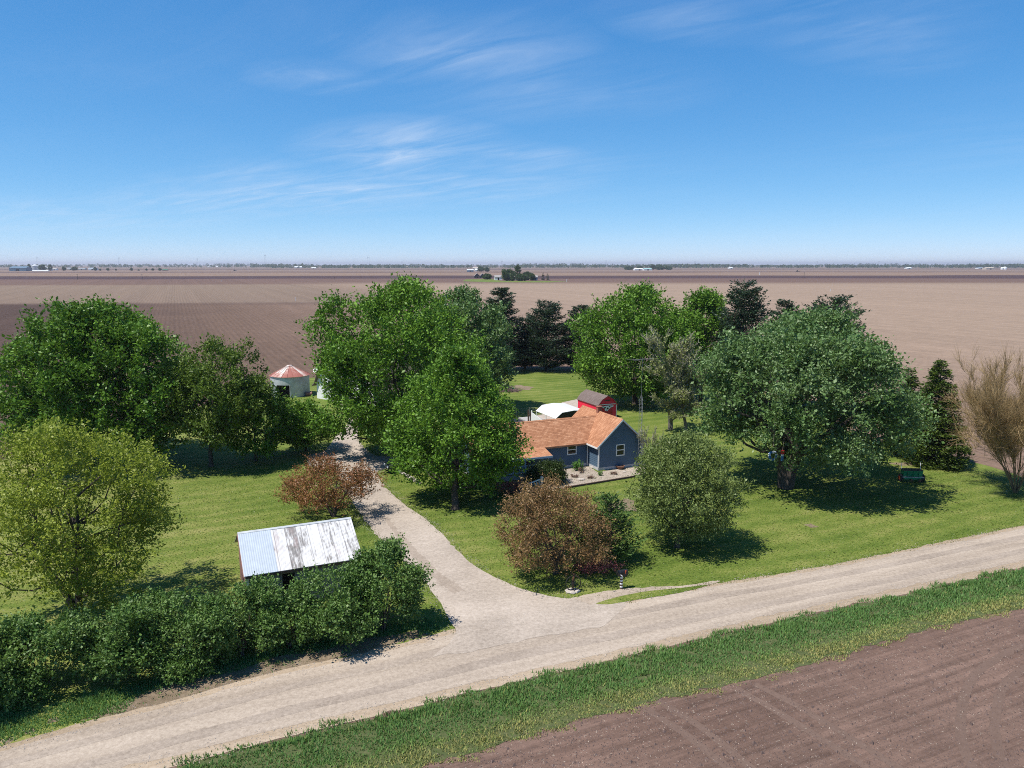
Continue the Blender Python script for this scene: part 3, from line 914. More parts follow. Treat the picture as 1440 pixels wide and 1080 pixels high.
h = (0.10 + 0.11 * patch) * np.clip(1.3 - 0.75 * T, 0.5, 1.2) * rng.uniform(0.55, 1.25, len(P))
tint = 0.16 + 0.22 * patch * rng.uniform(size=len(P)) + 0.20 * rng.uniform(size=len(P)) + np.clip((T - 0.52) / 0.28, 0, 1) * rng.uniform(0.3, 0.75, len(P)) + (rng.uniform(size=len(P)) < 0.04) * 0.5
blades('verge_grass', P, h, rng.uniform(0.035, 0.075, len(P)), tint, 'grassblade', rng, 0.5)
# roadside grass below the hedge
P, T, s_ = strip_points([(-60, 1010), (40, 1000), (120, 982), (250, 950), (400, 915), (540, 885), (600, 870)], [(-80, 1068), (0, 1046), (120, 1014), (240, 984), (400, 940), (540, 908), (625, 884)], 26000, rng)
patch = 0.5 + 0.5 * np.sin(P[:, 0] * 1.3 + P[:, 1])
h = (0.09 + 0.12 * patch) * rng.uniform(0.5, 1.3, len(P)) * np.clip(1.2 - 0.6 * T, 0.4, 1.2)
ok = ~((T > 0.40 + 0.12 * np.sin(P[:, 0] * 1.7)) & (P[:, 0] > G(190, 985)[0]) & (P[:, 0] < G(590, 890)[0]) & (rng.uniform(size=len(P)) < 0.93))
tint = 0.22 + 0.3 * rng.uniform(size=len(P)) * patch + np.clip((T - 0.6), 0, 1) * rng.uniform(0, 0.5, len(P))
blades('roadside_grass', P[ok], h[ok], rng.uniform(0.03, 0.06, ok.sum()), tint[ok], 'grassblade', rng, 0.5)
# short tufts along the lawn borders, and thinly over the nearer lawn
e = [np.array(ragged(q, 0.22, 0.03, 5 + i)) for i, q in enumerate((dl[:60], dr, up[int(len(up) * .5):], smooth_line([(838, 849), (868, 840), (910, 832), (960, 827), (995, 823), (960, 833), (900, 843), (860, 850)], 5)))]
E = np.concatenate([x[:int(len(x) * 0.985)] for x in e])
E = E[(E[:, 1] < 95)]
E = E[~(inside(E, np.array(inset(up, lo, 0.5) + inset(lo, up, 0.2)[::-1])) | inside(E, drivepoly * 0.996 + drivepoly.mean(0) * 0.004) & (E[:, 1] < 55))]
E = E + rng.normal(size=E.shape) * 0.12
blades('lawn_edge_grass', E, rng.uniform(0.04, 0.13, len(E)), rng.uniform(0.03, 0.06, len(E)), rng.uniform(0.1, 0.9, len(E)), 'lawnblade', rng, 0.5)
lp = [G(*p) for p in [(0, 900), (250, 830), (330, 830), (600, 860), (640, 800), (560, 720), (800, 835), (1000, 815), (1440, 735), (1440, 690), (1080, 640), (900, 690), (640, 735), (560, 690), (420, 640), (200, 660)]]
poly = np.array(lp)
cand = np.stack([rng.uniform(poly[:, 0].min(), poly[:, 0].max(), 150000), rng.uniform(poly[:, 1].min(), 76, 150000)], 1)




lawnall = np.array([G(*p) for p in LAWN])
roadpoly = np.array(up + lo[::-1]); drivepoly = np.array(dl + dr)
ok = inside(cand, lawnall) & ~inside(cand, roadpoly) & ~inside(cand, drivepoly)
cand = cand[ok]
blades('lawn_tufts', cand, rng.uniform(0.015, 0.05, len(cand)), rng.uniform(0.06, 0.14, len(cand)), np.clip(rng.normal(0.45, 0.25, len(cand)), 0, 1), 'lawnblade', rng, 1.6)
# clods and straw on the seedbed
P, T, s_ = strip_points([(560, 1110), (700, 1052), (900, 996), (1200, 920), (1440, 860), (1600, 820)], [(700, 1300), (900, 1200), (1100, 1150), (1300, 1120), (1440, 1100), (1700, 1060)], 26000, rng)
n = len(P)
sz = rng.uniform(0.012, 0.05, n) * (1 + (rng.uniform(size=n) < 0.03) * 1.6)
V = np.zeros((n, 4, 3, 3))
ang = rng.uniform(0, 6.28, n)
cor = [np.stack([P[:, 0] + np.cos(ang + q) * sz, P[:, 1] + np.sin(ang + q) * sz, np.full(n, 0.001)], 1) for q in (0, 2.1, 4.2)]
top = np.stack([P[:, 0], P[:, 1], sz * rng.uniform(0.6, 1.1, n)], 1)
V[:, 0] = np.stack([cor[0], cor[1], top], 1); V[:, 1] = np.stack([cor[1], cor[2], top], 1); V[:, 2] = np.stack([cor[2], cor[0], top], 1); V[:, 3] = np.stack([cor[0], cor[2], cor[1]], 1)
M['clod'] = plain('soil_clod', (0.15, 0.105, 0.09), 0.95, 0.35, 5.0, obj=False, spec=0.1)
o = mesh_obj('soil_clods', np_mesh('soil_clods', V.reshape(-1, 3), 3), M['clod']); o['kind'] = 'stuff'
P, T, s_ = strip_points([(560, 1110), (700, 1052), (900, 996), (1200, 920), (1440, 860), (1600, 820)], [(700, 1300), (900, 1200), (1100, 1150), (1300, 1120), (1440, 1100), (1700, 1060)], 4500, rng)
keep = rng.uniform(size=len(P)) < np.clip(1.0 - T * 0.9, 0.2, 1); P = P[keep]; n = len(P)
ang = rng.uniform(0, 6.28, n); L = rng.uniform(0.02, 0.085, n); wd = rng.uniform(0.006, 0.014, n)
dx, dy = np.cos(ang) * L, np.sin(ang) * L
V = np.stack([np.stack([P[:, 0] + dx, P[:, 1] + dy, np.full(n, .02)], 1), np.stack([P[:, 0] - dy / L * wd, P[:, 1] + dx / L * wd, np.full(n, .012)], 1), np.stack([P[:, 0] - dx, P[:, 1] - dy, np.full(n, .008)], 1), np.stack([P[:, 0] + dy / L * wd, P[:, 1] - dx / L * wd, np.full(n, .012)], 1)], 1)
M['straw'] = plain('straw', (0.42, 0.34, 0.27), 0.9, 0.25, 3.0, obj=False)
o = mesh_obj('straw_litter', np_mesh('straw_litter', V.reshape(-1, 3), 4), M['straw']); o['kind'] = 'stuff'

# loose stones thrown to the edges of road and drive
E = np.concatenate([np.array(ragged(q, 0.4, 0.02, 60 + i)) for i, q in enumerate((inset(up, lo, .3), inset(lo, up, .45), dl[8:], dr[:-8]))])
E = E[E[:, 1] < 75]; E = E[rng.uniform(size=len(E)) < 0.75]; E = E + rng.normal(size=E.shape) * 0.25; n = len(E)
sz = rng.uniform(0.012, 0.04, n); ang = rng.uniform(0, 6.28, n)
cor = [np.stack([E[:, 0] + np.cos(ang + q) * sz, E[:, 1] + np.sin(ang + q) * sz, np.full(n, 0.02)], 1) for q in (0, 2.1, 4.2)]
top = np.stack([E[:, 0], E[:, 1], 0.02 + sz * rng.uniform(0.5, 1.0, n)], 1)
V = np.stack([np.stack([cor[0], cor[1], top], 1), np.stack([cor[1], cor[2], top], 1), np.stack([cor[2], cor[0], top], 1), np.stack([cor[0], cor[2], cor[1]], 1)], 1)
M['gravelstone'] = plain('gravel_stone', (0.42, 0.37, 0.32), 0.9, 0.35, 8.0, obj=False)
o = mesh_obj('loose_gravel', np_mesh('loose_gravel', V.reshape(-1, 3), 3), M['gravelstone']); o['kind'] = 'stuff'

# the air between here and the horizon
hm = bpy.data.materials.new('haze_air'); hm.use_nodes = True
ht = hm.node_tree; ht.nodes.clear()
ho = ht.nodes.new('ShaderNodeOutputMaterial'); hv = ht.nodes.new('ShaderNodeVolumePrincipled')
hv.inputs['Color'].default_value = (0.90, 0.90, 1.0, 1); hv.inputs['Density'].default_value = 0.00007; hv.inputs['Anisotropy'].default_value = 0.2
ht.links.new(hv.outputs[0], ho.inputs['Volume'])
if HAZE:
    o = MB().box(-23000, 23000, -400, 31000, -1.0, 90.0).build('haze', hm)
    o['kind'] = 'stuff'
    o.display_type = 'WIRE'
# ------------------------------------------------------------------ building materials
def m_shingle(name, lo, mid, hi, sc=2.2):
    t = NT(name)
    P = t.pos(obj=True)
    br = t.n('ShaderNodeTexBrick'); br.offset = 0.5
    for k, v in (('Scale', sc), ('Mortar Size', 0.02), ('Brick Width', 0.72), ('Row Height', 0.30)): br.inputs[k].default_value = v
    br.inputs['Color1'].default_value = (0.15, 0.15, 0.15, 1); br.inputs['Color2'].default_value = (0.85, 0.85, 0.85, 1); br.inputs['Mortar'].default_value = (0.0, 0.0, 0.0, 1)
    t.l(P, br.inputs['Vector'])
    f = t.noise(P, 7.0, 4, 0.8); b = t.noise(P, 0.5, 3)
    s = t.math('ADD', t.math('MULTIPLY', br.outputs['Color'], 0.30), t.math('ADD', t.math('MULTIPLY', f, 0.5), t.math('MULTIPLY', b, 0.22)))
    c = t.ramp(s, [(0.25, lo), (0.52, mid), (0.8, hi)])
    return t.surf(c, 0.92, bump=br.outputs['Fac'], bstr=0.4, bdist=-0.02, spec=0.15)


M['shingle'] = m_shingle('orange_brown_shingle', (0.20, 0.082, 0.042), (0.42, 0.20, 0.11), (0.62, 0.36, 0.22))
M['shingle_grey'] = m_shingle('grey_brown_shingle', (0.10, 0.075, 0.068), (0.175, 0.135, 0.125), (0.26, 0.21, 0.20))
M['navy'] = plain('navy_siding', (0.078, 0.130, 0.195), 0.6, 0.08, 1.2)
M['white_trim'] = plain('white_trim', (0.78, 0.78, 0.76), 0.5, 0.05, 2.0)
M['blue_trim'] = plain('pale_trim', (0.60, 0.66, 0.70), 0.5, 0.05, 2.0)
M['foundation'] = plain('foundation', (0.46, 0.46, 0.47), 0.9, 0.12, 3.0)
M['glass'] = plain('window_glass', (0.012, 0.014, 0.016), 0.08, 0.1, 1.0, spec=0.6)
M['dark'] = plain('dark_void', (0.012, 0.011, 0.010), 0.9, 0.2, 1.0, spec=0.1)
M['deck'] = plain('deck_board', (0.36, 0.34, 0.33), 0.8, 0.15, 4.0)
M['red_siding'] = plain('red_siding', (0.74, 0.02, 0.06), 0.55, 0.1, 2.0)
M['red_dark'] = plain('red_door_paint', (0.46, 0.018, 0.03), 0.5, 0.12, 3.0)
M['galv'] = plain('galvanized_steel', (0.50, 0.52, 0.53), 0.5, 0.18, 1.3, metal=0.25)
M['white_metal'] = plain('white_painted_steel', (0.84, 0.85, 0.84), 0.4, 0.04, 1.0)
M['black_metal'] = plain('black_metal', (0.02, 0.02, 0.022), 0.4, 0.3, 5.0)
M['rust'] = plain('rusted_iron', (0.15, 0.07, 0.04), 0.85, 0.4, 9.0)
M['steel_pole'] = plain('weathered_steel', (0.30, 0.31, 0.32), 0.5, 0.15, 4.0, metal=0.3)
M['brick_red'] = plain('chimney_brick', (0.30, 0.12, 0.08), 0.9, 0.3, 9.0)
M['old_wood'] = plain('grey_barn_board', (0.20, 0.205, 0.215), 0.9, 0.3, 4.0)
M['red_board'] = plain('faded_red_board', (0.24, 0.12, 0.10), 0.9, 0.35, 4.0)
M['timber'] = plain('edging_timber', (0.10, 0.06, 0.045), 0.9, 0.3, 4.0)
M['green_paint'] = plain('green_paint', (0.012, 0.23, 0.10), 0.4, 0.2, 5.0)
M['rubber'] = plain('tyre_rubber', (0.018, 0.018, 0.018), 0.8, 0.2, 6.0)
M['orange_paint'] = plain('orange_paint', (0.62, 0.10, 0.03), 0.5, 0.15, 6.0)
M['red_cloth'] = plain('red_cloth', (0.60, 0.02, 0.02), 0.8, 0.1, 5.0)
M['blue_cloth'] = plain('blue_cloth', (0.04, 0.16, 0.42), 0.8, 0.1, 5.0)
M['white_cloth'] = plain('white_cloth', (0.75, 0.78, 0.82), 0.8, 0.08, 5.0)
M['terracotta'] = plain('brown_planter', (0.20, 0.10, 0.065), 0.85, 0.25, 6.0)
M['stone'] = plain('pale_stone', (0.42, 0.37, 0.32), 0.9, 0.25, 6.0)


def m_tinroof():
    """corrugated sheets under flaking white paint"""
    t = NT('flaked_white_tin')
    P = t.pos(obj=True)
    sx = t.n('ShaderNodeSeparateXYZ'); t.l(P, sx.inputs[0])
    col = t.n('ShaderNodeTexWhiteNoise', noise_dimensions='1D')
    t.l(t.math('FLOOR', t.math('MULTIPLY', sx.outputs[0], 1.48)), col.inputs['W'])
    a = t.noise(t.pos(obj=True, scale=(9.0, 0.9, 0.9)), 1.0, 5, 0.75)
    b = t.noise(t.pos(obj=True, scale=(1.2, 1.0, 1.0)), 1.0, 4, 0.6)
    s = t.math('ADD', t.math('MULTIPLY', a, 0.72), t.math('ADD', t.math('MULTIPLY', b, 0.40), t.math('MULTIPLY', t.math('SUBTRACT', col.outputs[0], 0.5), 0.16)))
    c = t.ramp(s, [(0.40, (0.17, 0.158, 0.15)), (0.50, (0.30, 0.285, 0.275)), (0.545, (0.56, 0.55, 0.54)), (0.7, (0.70, 0.69, 0.68))])
    rust = t.ramp(t.noise(t.pos(obj=True, scale=(1.6, 0.35, 0.35)), 1.0, 4, 0.7), [(0.56, 0.0), (0.68, 0.45)])
    c = t.mix(rust, c, (0.34, 0.24, 0.23))
    seam = t.math('LESS_THAN', t.math('FRACT', t.math('MULTIPLY', sx.outputs[0], 1.48)), 0.05)
    c = t.mix(t.math('MULTIPLY', seam, 0.6), c, (0.12, 0.11, 0.11))
    w = t.math('SINE', t.math('MULTIPLY', sx.outputs[0], 2 * math.pi / 0.068))
    return t.surf(c, 0.6, bump=w, bstr=0.35, bdist=0.012, spec=0.3)


def m_binroof():
    t = NT('rusted_bin_roof')
    tcn = t.n('ShaderNodeTexCoord'); sx = t.n('ShaderNodeSeparateXYZ'); t.l(tcn.outputs['Object'], sx.inputs[0])
    a = t.math('ARCTAN2', sx.outputs[1], sx.outputs[0])
    k = t.math('FLOOR', t.math('MULTIPLY', t.math('ADD', a, 10), 22 / (2 * math.pi)))
    wn = t.n('ShaderNodeTexWhiteNoise', noise_dimensions='1D'); t.l(k, wn.inputs['W'])
    n = t.noise(t.pos(obj=True), 1.6, 5, 0.7)
    r = t.math('POWER', t.math('ADD', t.math('MULTIPLY', sx.outputs[0], sx.outputs[0]), t.math('MULTIPLY', sx.outputs[1], sx.outputs[1])), 0.5)
    s = t.math('ADD', t.math('MULTIPLY', wn.outputs[0], 0.42), t.math('ADD', t.math('MULTIPLY', n, 0.5), t.math('MULTIPLY', r, 0.07)))
    c = t.ramp(s, [(0.44, (0.62, 0.55, 0.50)), (0.54, (0.44, 0.25, 0.21)), (0.64, (0.33, 0.125, 0.10)), (0.9, (0.25, 0.09, 0.07))])
    return t.surf(c, 0.7, spec=0.2)


def m_carroof():
    t = NT('ribbed_white_panel')
    sx = t.n('ShaderNodeSeparateXYZ'); t.l(t.pos(obj=True), sx.inputs[0])
    w = t.math('SINE', t.math('MULTIPLY', sx.outputs[1], 2 * math.pi / 0.23))
    return t.surf((0.68, 0.68, 0.66), 0.4, bump=w, bstr=0.3, bdist=0.02)


M['tin'] = m_tinroof(); M['binroof'] = m_binroof(); M['carroof'] = m_carroof()
M['newtin'] = plain('bluish_new_tin', (0.43, 0.485, 0.55), 0.5, 0.08, 2.5, metal=0.15)


# ------------------------------------------------------------------ the blue house
hx, hy = G(841.5, 662)
house = empty('house', (hx, hy, 0), ANG, 'blue L-shaped house with an orange-brown shingle roof, behind the gravel bed', 'house')
EA, PI_ = 2.68, 0.90             # eave height at the wall, roof slope
MW, ML = 5.0, 7.6                # main body width, length
WY0, WD, WX0 = 2.15, 4.15, -12.4  # wing front line, depth, left end
FH = 0.30


def lap(mb, A, B, z0, z1, top=None, h=0.19, out=0.022):
    """lapped boards on the wall A->B; top(s) gives the gable's height limit along the wall"""
    A, B = Vector((*A, 0)), Vector((*B, 0)); d = (B - A); L = d.length; d.normalize(); n = Vector((d.y, -d.x, 0))
    z = z0
    while z < z1 - 0.01:
        zt = min(z + h, z1)
        if top:
            s0, s1 = top(z); t0, t1 = top(zt)
        else: s0, s1, t0, t1 = 0, L, 0, L
        if t1 - t0 < 0.02: t0 = t1 = (t0 + t1) / 2
        p = [A + d * s0 + n * out, A + d * s1 + n * out, A + d * t1 + n * 0.002, A + d * t0 + n * 0.002]
        mb.poly([(p[0].x, p[0].y, z), (p[1].x, p[1].y, z), (p[2].x, p[2].y, zt), (p[3].x, p[3].y, zt)])
        q = [A + d * s0, A + d * s1]
        mb.poly([(q[0].x, q[0].y, z), (q[1].x, q[1].y, z), (p[1].x, p[1].y, z), (p[0].x, p[0].y, z)])
        z = zt


rise = MW / 2 * PI_
w = MB()
w.prism([(0.02, FH), (MW - 0.02, FH), (MW - 0.02, EA), (MW / 2, EA + rise - 0.05), (0.02, EA)], 0.02, ML - 0.02)
wr = WD / 2 * PI_
w.prism([(WY0 + 0.02, FH), (WY0 + WD - 0.02, FH), (WY0 + WD - 0.02, EA), (WY0 + WD / 2, EA + wr - 0.05), (WY0 + 0.02, EA)], WX0, -0.001, axis='x')
gtop = lambda z: (0, MW) if z <= EA else ((z - EA) / PI_, MW - (z - EA) / PI_)
lap(w, (0, 0), (MW, 0), FH, EA + rise - 0.02, gtop)
lap(w, (0, WY0), (0, 0), FH, EA)
lap(w, (MW, 0), (MW, ML), FH, EA)
lap(w, (WX0, WY0), (-0.0, WY0), FH, EA)
w.build('wall', M['navy'], house)
f = MB(); f.box(-0.03, MW + 0.03, -0.03, ML, 0, FH - 0.003); f.box(WX0 - 0.02, -0.031, WY0 - 0.03, WY0 + WD, 0, FH - 0.003)
f.build('foundation', M['foundation'], house)
# corner boards
for (x, y) in ((0, 0), (MW, 0), (0, WY0)):
    c = MB(); c.box(x - 0.055, x + 0.055, y - 0.055, y + 0.055, FH, EA - (0.0 if y == 0 else 0.1)); c.build('corner_board', M['white_trim'], house)
# roof plates
OV, RK, TH = 0.36, 0.32, 0.14
rf = MB()
ze = EA - OV * PI_ + 0.08; zr = EA + rise + 0.08
y0, y1 = -RK, ML + RK
rf.slab([(-OV, y0, ze), (MW / 2, y0, zr), (MW / 2, y1, zr), (-OV, y1, ze)][::-1], TH)
rf.slab([(MW / 2, y0, zr), (MW + OV, y0, ze), (MW + OV, y1, ze), (MW / 2, y1, zr)][::-1], TH)
zw = EA + wr + 0.08; yr = WY0 + WD / 2; xw = WX0 - RK
xv = wr / PI_                     # where the wing ridge meets the main slope
rf.slab([(xw, WY0 - OV, ze + 0.004), (-OV, WY0 - OV, ze + 0.004), (xv, yr, zw), (xw, yr, zw)], TH)
rf.slab([(xw, yr, zw), (xv, yr, zw), (-OV, WY0 + WD + OV, ze + 0.004), (xw, WY0 + WD + OV, ze + 0.004)], TH)
roof = rf.build('roof', M['shingle'], house)
cap = MB()
cap.slab([(MW / 2 - .14, y0, zr - .10), (MW / 2, y0, zr + .022), (MW / 2, y1, zr + .022), (MW / 2 - .14, y1, zr - .10)][::-1], .02)
cap.slab([(MW / 2, y0, zr + .022), (MW / 2 + .14, y0, zr - .10), (MW / 2 + .14, y1, zr - .10), (MW / 2, y1, zr + .022)][::-1], .02)
cap.slab([(xw, yr - .14, zw - .10), (xv, yr - .14, zw - .10), (xv, yr, zw + .022), (xw, yr, zw + .022)], .02)
cap.build('ridge_cap', M['shingle'], roof)
ch = MB(); ch.box(MW / 2 - 0.22, MW / 2 + 0.22, 4.2, 4.6, zr - 0.3, zr + 0.42); ch.box(MW / 2 - 0.26, MW / 2 + 0.26, 4.16, 4.64, zr + 0.42, zr + 0.50)
ch.build('chimney', M['brick_red'], roof)
# rake boards and fascia
rk = MB()
for s in (-1, 1):
    xe = MW / 2 + s * (MW / 2 + OV)
    rk.prism([(MW / 2, zr - .02), (xe, ze - .02), (xe, ze - .19), (MW / 2, zr - .19)][::s], y0 - 0.035, y0 - 0.004)
rk.build('rake_board', M['blue_trim'], house)
fa = MB(); fa.box(xw, -OV - 0.02, WY0 - OV - 0.035, WY0 - OV - 0.003, ze - 0.17, ze - 0.01); fa.build('fascia', M['shingle'], house)
fa = MB(); fa.box(-OV - 0.035, -OV - 0.003, y0, WY0 - OV - 0.04, ze - 0.17, ze - 0.01); fa.build('fascia', M['white_trim'], house)


def window(parent, x, y, z0, z1, wd, axis='x', bars=1):
    fr = MB(); o = -0.075
    x0, x1 = x - wd / 2, x + wd / 2; tk = 0.095
    fr.box(x0 - tk, x0, y + o, y, z0 - tk, z1 + tk); fr.box(x1, x1 + tk, y + o, y, z0 - tk, z1 + tk)
    fr.box(x0, x1, y + o, y, z0 - tk, z0); fr.box(x0, x1, y + o, y, z1, z1 + tk)
    f_ = fr.build('window', M['white_trim'], parent)
    g = MB(); g.box(x0, x1, y - 0.045, y - 0.02, z0, z1); g.build('pane', M['glass'], f_)
    s = MB(); zm = (z0 + z1) / 2
    s.box(x0, x1, y - 0.065, y - 0.046, zm - 0.04, zm + 0.04)
    s.build('sash_bar', M['white_trim'], f_)
    return f_


window(house, -1.85, WY0, 1.42, 2.26, 0.86)
window(house, 2.42, 0.0, 1.38, 2.36, 0.78)
window(house, -7.4, WY0, 1.45, 2.3, 0.8)
dm = MB(); dm.box(-9.2, -8.3, WY0 - .06, WY0, 0.5, 2.45); dd = dm.build('door', M['white_trim'], house)
MB().box(-8.42, -8.36, WY0 - .12, WY0 - .061, 1.40, 1.46).build('handle', M['black_metal'], dd)
for (x, y) in ((-0.14, WY0 - .12), (MW + .12, -.02)):
    MB().box(x - .04, x + .04, y - .03, y + .03, .05, EA - .3).build('downspout', M['white_trim'], house)
MB().lathe([(.05, 0), (.05, .35)], 8, (-6.2, yr + .9, zw - .85)).build('vent_pipe', M['steel_pole'], roof)
# porch
PX0, PX1, PY = -10.6, -5.25, 0.22
MB().slab([(PX0 - .2, PY - .25, 2.06), (PX1 + .2, PY - .25, 2.06), (PX1 + .2, WY0 - OV - .04, ze + 0.03), (PX0 - .2, WY0 - OV - .04, ze + 0.03)], 0.1).build('porch_roof', M['shingle'], house)
MB().box(PX0 - .2, PX1 + .2, PY - .285, PY - .253, 1.86, 2.05).build('porch_fascia', M['blue_trim'], house)
MB().box(PX0, PX1, PY, WY0 - 0.04, 0.0, 0.42).build('porch_floor', M['deck'], house)
for x in (PX0 + .1, -7.75, PX1 - .1):
    p = MB(); p.box(x - .07, x + .07, PY + .02, PY + .16, 0.42, 1.96); p.box(x - .1, x + .1, PY - .01, PY + .19, 0.42, .52); p.build('porch_post', M['blue_trim'], house)
r_ = MB()
for z in (0.58, 1.22): r_.box(PX0 + .2, -7.83, PY + .05, PY + .12, z, z + .07); r_.box(-7.67, PX1 - .2, PY + .05, PY + .12, z, z + .07)
x = PX0 + .3
while x < PX1 - .25:
    if abs(x + 7.75) > .12: r_.box(x - .018, x + .018, PY + .067, PY + .103, .65, 1.22)
    x += 0.15
r_.build('porch_railing', M['blue_trim'], house)


def local(o, p):
    c, s = math.cos(ANG), math.sin(ANG)
    return (o.location.x + p[0] * c - p[1] * s, o.location.y + p[0] * s + p[1] * c)


# things around the house
bx, by = local(house, (-7.0, 1.15))
ch_ = empty('porch_chair', (bx, by, 0.425), ANG + 0.3, 'dark lounge chair in the shade on the porch', 'chair')
MB().box(-.35, .35, -.35, .3, .32, .42).build('seat', M['black_metal'], ch_)
MB().prism([(.3, .40), (.42, .40), (.55, 1.0), (.45, 1.02)], -.35, .35, axis='x').build('backrest', M['black_metal'], ch_)
for sx_ in (-.3, .3):
    for sy_ in (-.3, .25): MB().box(sx_ - .03, sx_ + .03, sy_ - .03, sy_ + .03, 0, .32).build('leg', M['black_metal'], ch_)

gx, gy = G(762, 690)
rail = empty('stair_railing', (gx, gy, 0), ANG, 'white post and sloping handrail beside the maroon shrub in front of the porch', 'railing')
n_ = MB(); n_.box(-.09, .09, -.09, .09, 0, 1.2); n_.build('newel_post', M['white_trim'], rail)
MB().prism([(-.12, 1.203), (.12, 1.203), (.12, 1.25), (0, 1.30), (-.12, 1.25)], -.12, .12).build('post_cap', M['white_trim'], rail)
MB().prism([(-.09, 1.05), (-.09, 1.13), (-2.2, 0.62), (-2.2, 0.54)], -.04, .04).build('handrail', M['white_trim'], rail)
MB().prism([(-.09, .28), (-.09, .36), (-2.2, 0.12), (-2.2, 0.04)], -.03, .03).build('bottom_rail', M['white_trim'], rail)
b_ = MB()
for i in range(12):
    xx = -.22 - i * .165
    zt = 1.05 + (xx + .09) * .245; zb_ = .36 + (xx + .09) * .115
    b_.box(xx - .018, xx + .018, -.018, .018, zb_, zt)
b_.build('baluster', M['white_trim'], rail)

# timber edging round the gravel bed
e0, e1 = G(793, 687.5), G(930, 665)
d = Vector(e1) - Vector(e0)
ed = empty('timber_edging', (e0[0], e0[1], 0), math.atan2(d.y, d.x), 'long dark timber edging along the front of the gravel bed', 'edging')
mb = MB(); x = 0
while x < d.length: mb.box(x, min(x + 2.4, d.length) - .012, -.07, .07, 0, .17); x += 2.4
mb.build('timber', M['timber'], ed)

# planter bowl at the gable
px_, py_ = G(872, 659.5)
pl = empty('planter_bowl', (px_, py_, 0), 0, 'brown planter bowl standing against the blue gable wall', 'planter')
MB().lathe([(.22, 0), (.24, .04), (.40, .22), (.44, .34), (.46, .36), (.40, .37), (.36, .26)], 20).build('bowl', M['terracotta'], pl)
MB().lathe([(.36, .27), (.2, .31), (.02, .32)], 16).build('soil', M['timber'], pl)
for i, (a, b, c, lab) in enumerate(((878, 664, .22, 'small white stone lying beside the brown planter bowl'), (833, 658, .3, 'pale flat stone at the inner corner of the blue house'), (817, 675, .36, 'pale flat stone among the dry plants in the gravel bed'))):
    sx_, sy_ = G(a, b)
    st = MB(); st.lathe([(c * .8, 0), (c, c * .15), (c * .85, c * .36), (c * .3, c * .45)], 9)
    st.v = [(v[0] * (1 + .2 * math.sin(3 * v[1] / c + i)), v[1] * .75, v[2]) for v in st.v]
    o = st.build('stone', M['stone'], None, (sx_, sy_, 0.01)); tag(o, lab, 'stone')

# antenna mast
ax, ay = G(899.5, 657)
AH = ZAT(ay, 503)
mast = empty('antenna_mast', (ax, ay, 0), ANG + .2, 'tall thin lattice antenna mast at the right corner of the blue house', 'antenna mast')
mb = MB(); rr = .19
leg = [(rr * math.cos(a), rr * math.sin(a)) for a in (0.5, 2.6, 4.7)]
for i, (x, y) in enumerate(leg):
    MB().tube([(x, y, -.05), (x, y, AH * .62), (x * .25, y * .25, AH * .66)], .016, 5).build('mast_leg', M['steel_pole'], mast)
z = .3
while z < AH * .62:
    for i in range(3):
        a, b = leg[i], leg[(i + 1) % 3]
        mb.tube([(*a, z), (*b, z + .35)], .010, 4, cap=False)
    z += .4
mb.build('lattice', M['steel_pole'], mast)
MB().tube([(0, 0, AH * .6), (0, 0, AH)], .014, 6).build('pole', M['steel_pole'], mast)
ant = MB(); ant.tube([(-1.3, .2, AH - .15), (1.3, -.2, AH - .15)], .011, 5)
for i in range(8):
    q = -1.25 + i * .34; L = .75 - i * .06
    ant.tube([(q, .2 - (q + 1.3) * .154 - L, AH - .15), (q, .2 - (q + 1.3) * .154 + L, AH - .15)], .0035, 4)
ant.build('aerial', M['steel_pole'], mast)


# ------------------------------------------------------------------ red gambrel shed behind the house
sx_, sy_ = G(841, 589)
sw, sl_, se, sk, sp_ = 2.75, 5.6, 1.85, 2.5, 2.95
shed = empty('garden_shed', (sx_, sy_, 0), ANG, 'red gambrel garden shed with a grey-brown shingle roof behind the house', 'shed')
prof = [(0, 0.08), (sw, 0.08), (sw, se), (sw * .80, sk), (sw / 2, sp_), (sw * .20, sk), (0, se)]
MB().prism(prof, 0, sl_).build('wall', M['red_siding'], shed)
rp = [(-.12, se - .10), (sw * .19, sk + .03), (sw / 2, sp_ + .06), (sw * .81, sk + .03), (sw + .12, se - .10)]
mb = MB()
for a, b in zip(rp, rp[1:]):
    mb.slab([(a[0], -.14, a[1]), (b[0], -.14, b[1]), (b[0], sl_ + .14, b[1]), (a[0], sl_ + .14, a[1])][::-1], .06)
mb.build('roof', M['shingle_grey'], shed)
mb = MB()
for a, b in zip(rp, rp[1:]): mb.prism([(a[0], a[1] - .065), (b[0], b[1] - .065), (b[0], b[1] - .15), (a[0], a[1] - .15)], -.135, -.10)
mb.build('rake_board', M['red_siding'], shed)
mb = MB()
for x in (0, sw): MB().box(x - .05, x + .05, -.03, .05, .08, se - .1).build('corner_board', M['white_trim'], shed)
MB().box(-.05, .05, sl_ - .05, sl_ + .03, .08, se - .1).build('corner_board', M['white_trim'], shed)
MB().box(.05, sw - .05, -.035, -.005, se - .07, se + .03).build('trim_board', M['white_trim'], shed)
for x0, x1 in ((.62, 1.36), (1.40, 2.14)):
    dr_ = MB().box(x0, x1, -.05, -.008, .12, se - .1).build('door', M['red_dark'], shed)
    MB().box(x0 + .04, x0 + .10, -.075, -.051, .16, se - .14).box(x1 - .10, x1 - .04, -.075, -.051, .16, se - .14).build('door_batten', M['red_dark'], dr_)
MB().box(1.30, 1.345, -.10, -.052, .9, 1.05).build('latch', M['black_metal'], shed)
MB().box(.95, 1.8, -.04, -.004, 2.28, 2.42).build('vent', M['timber'], shed)
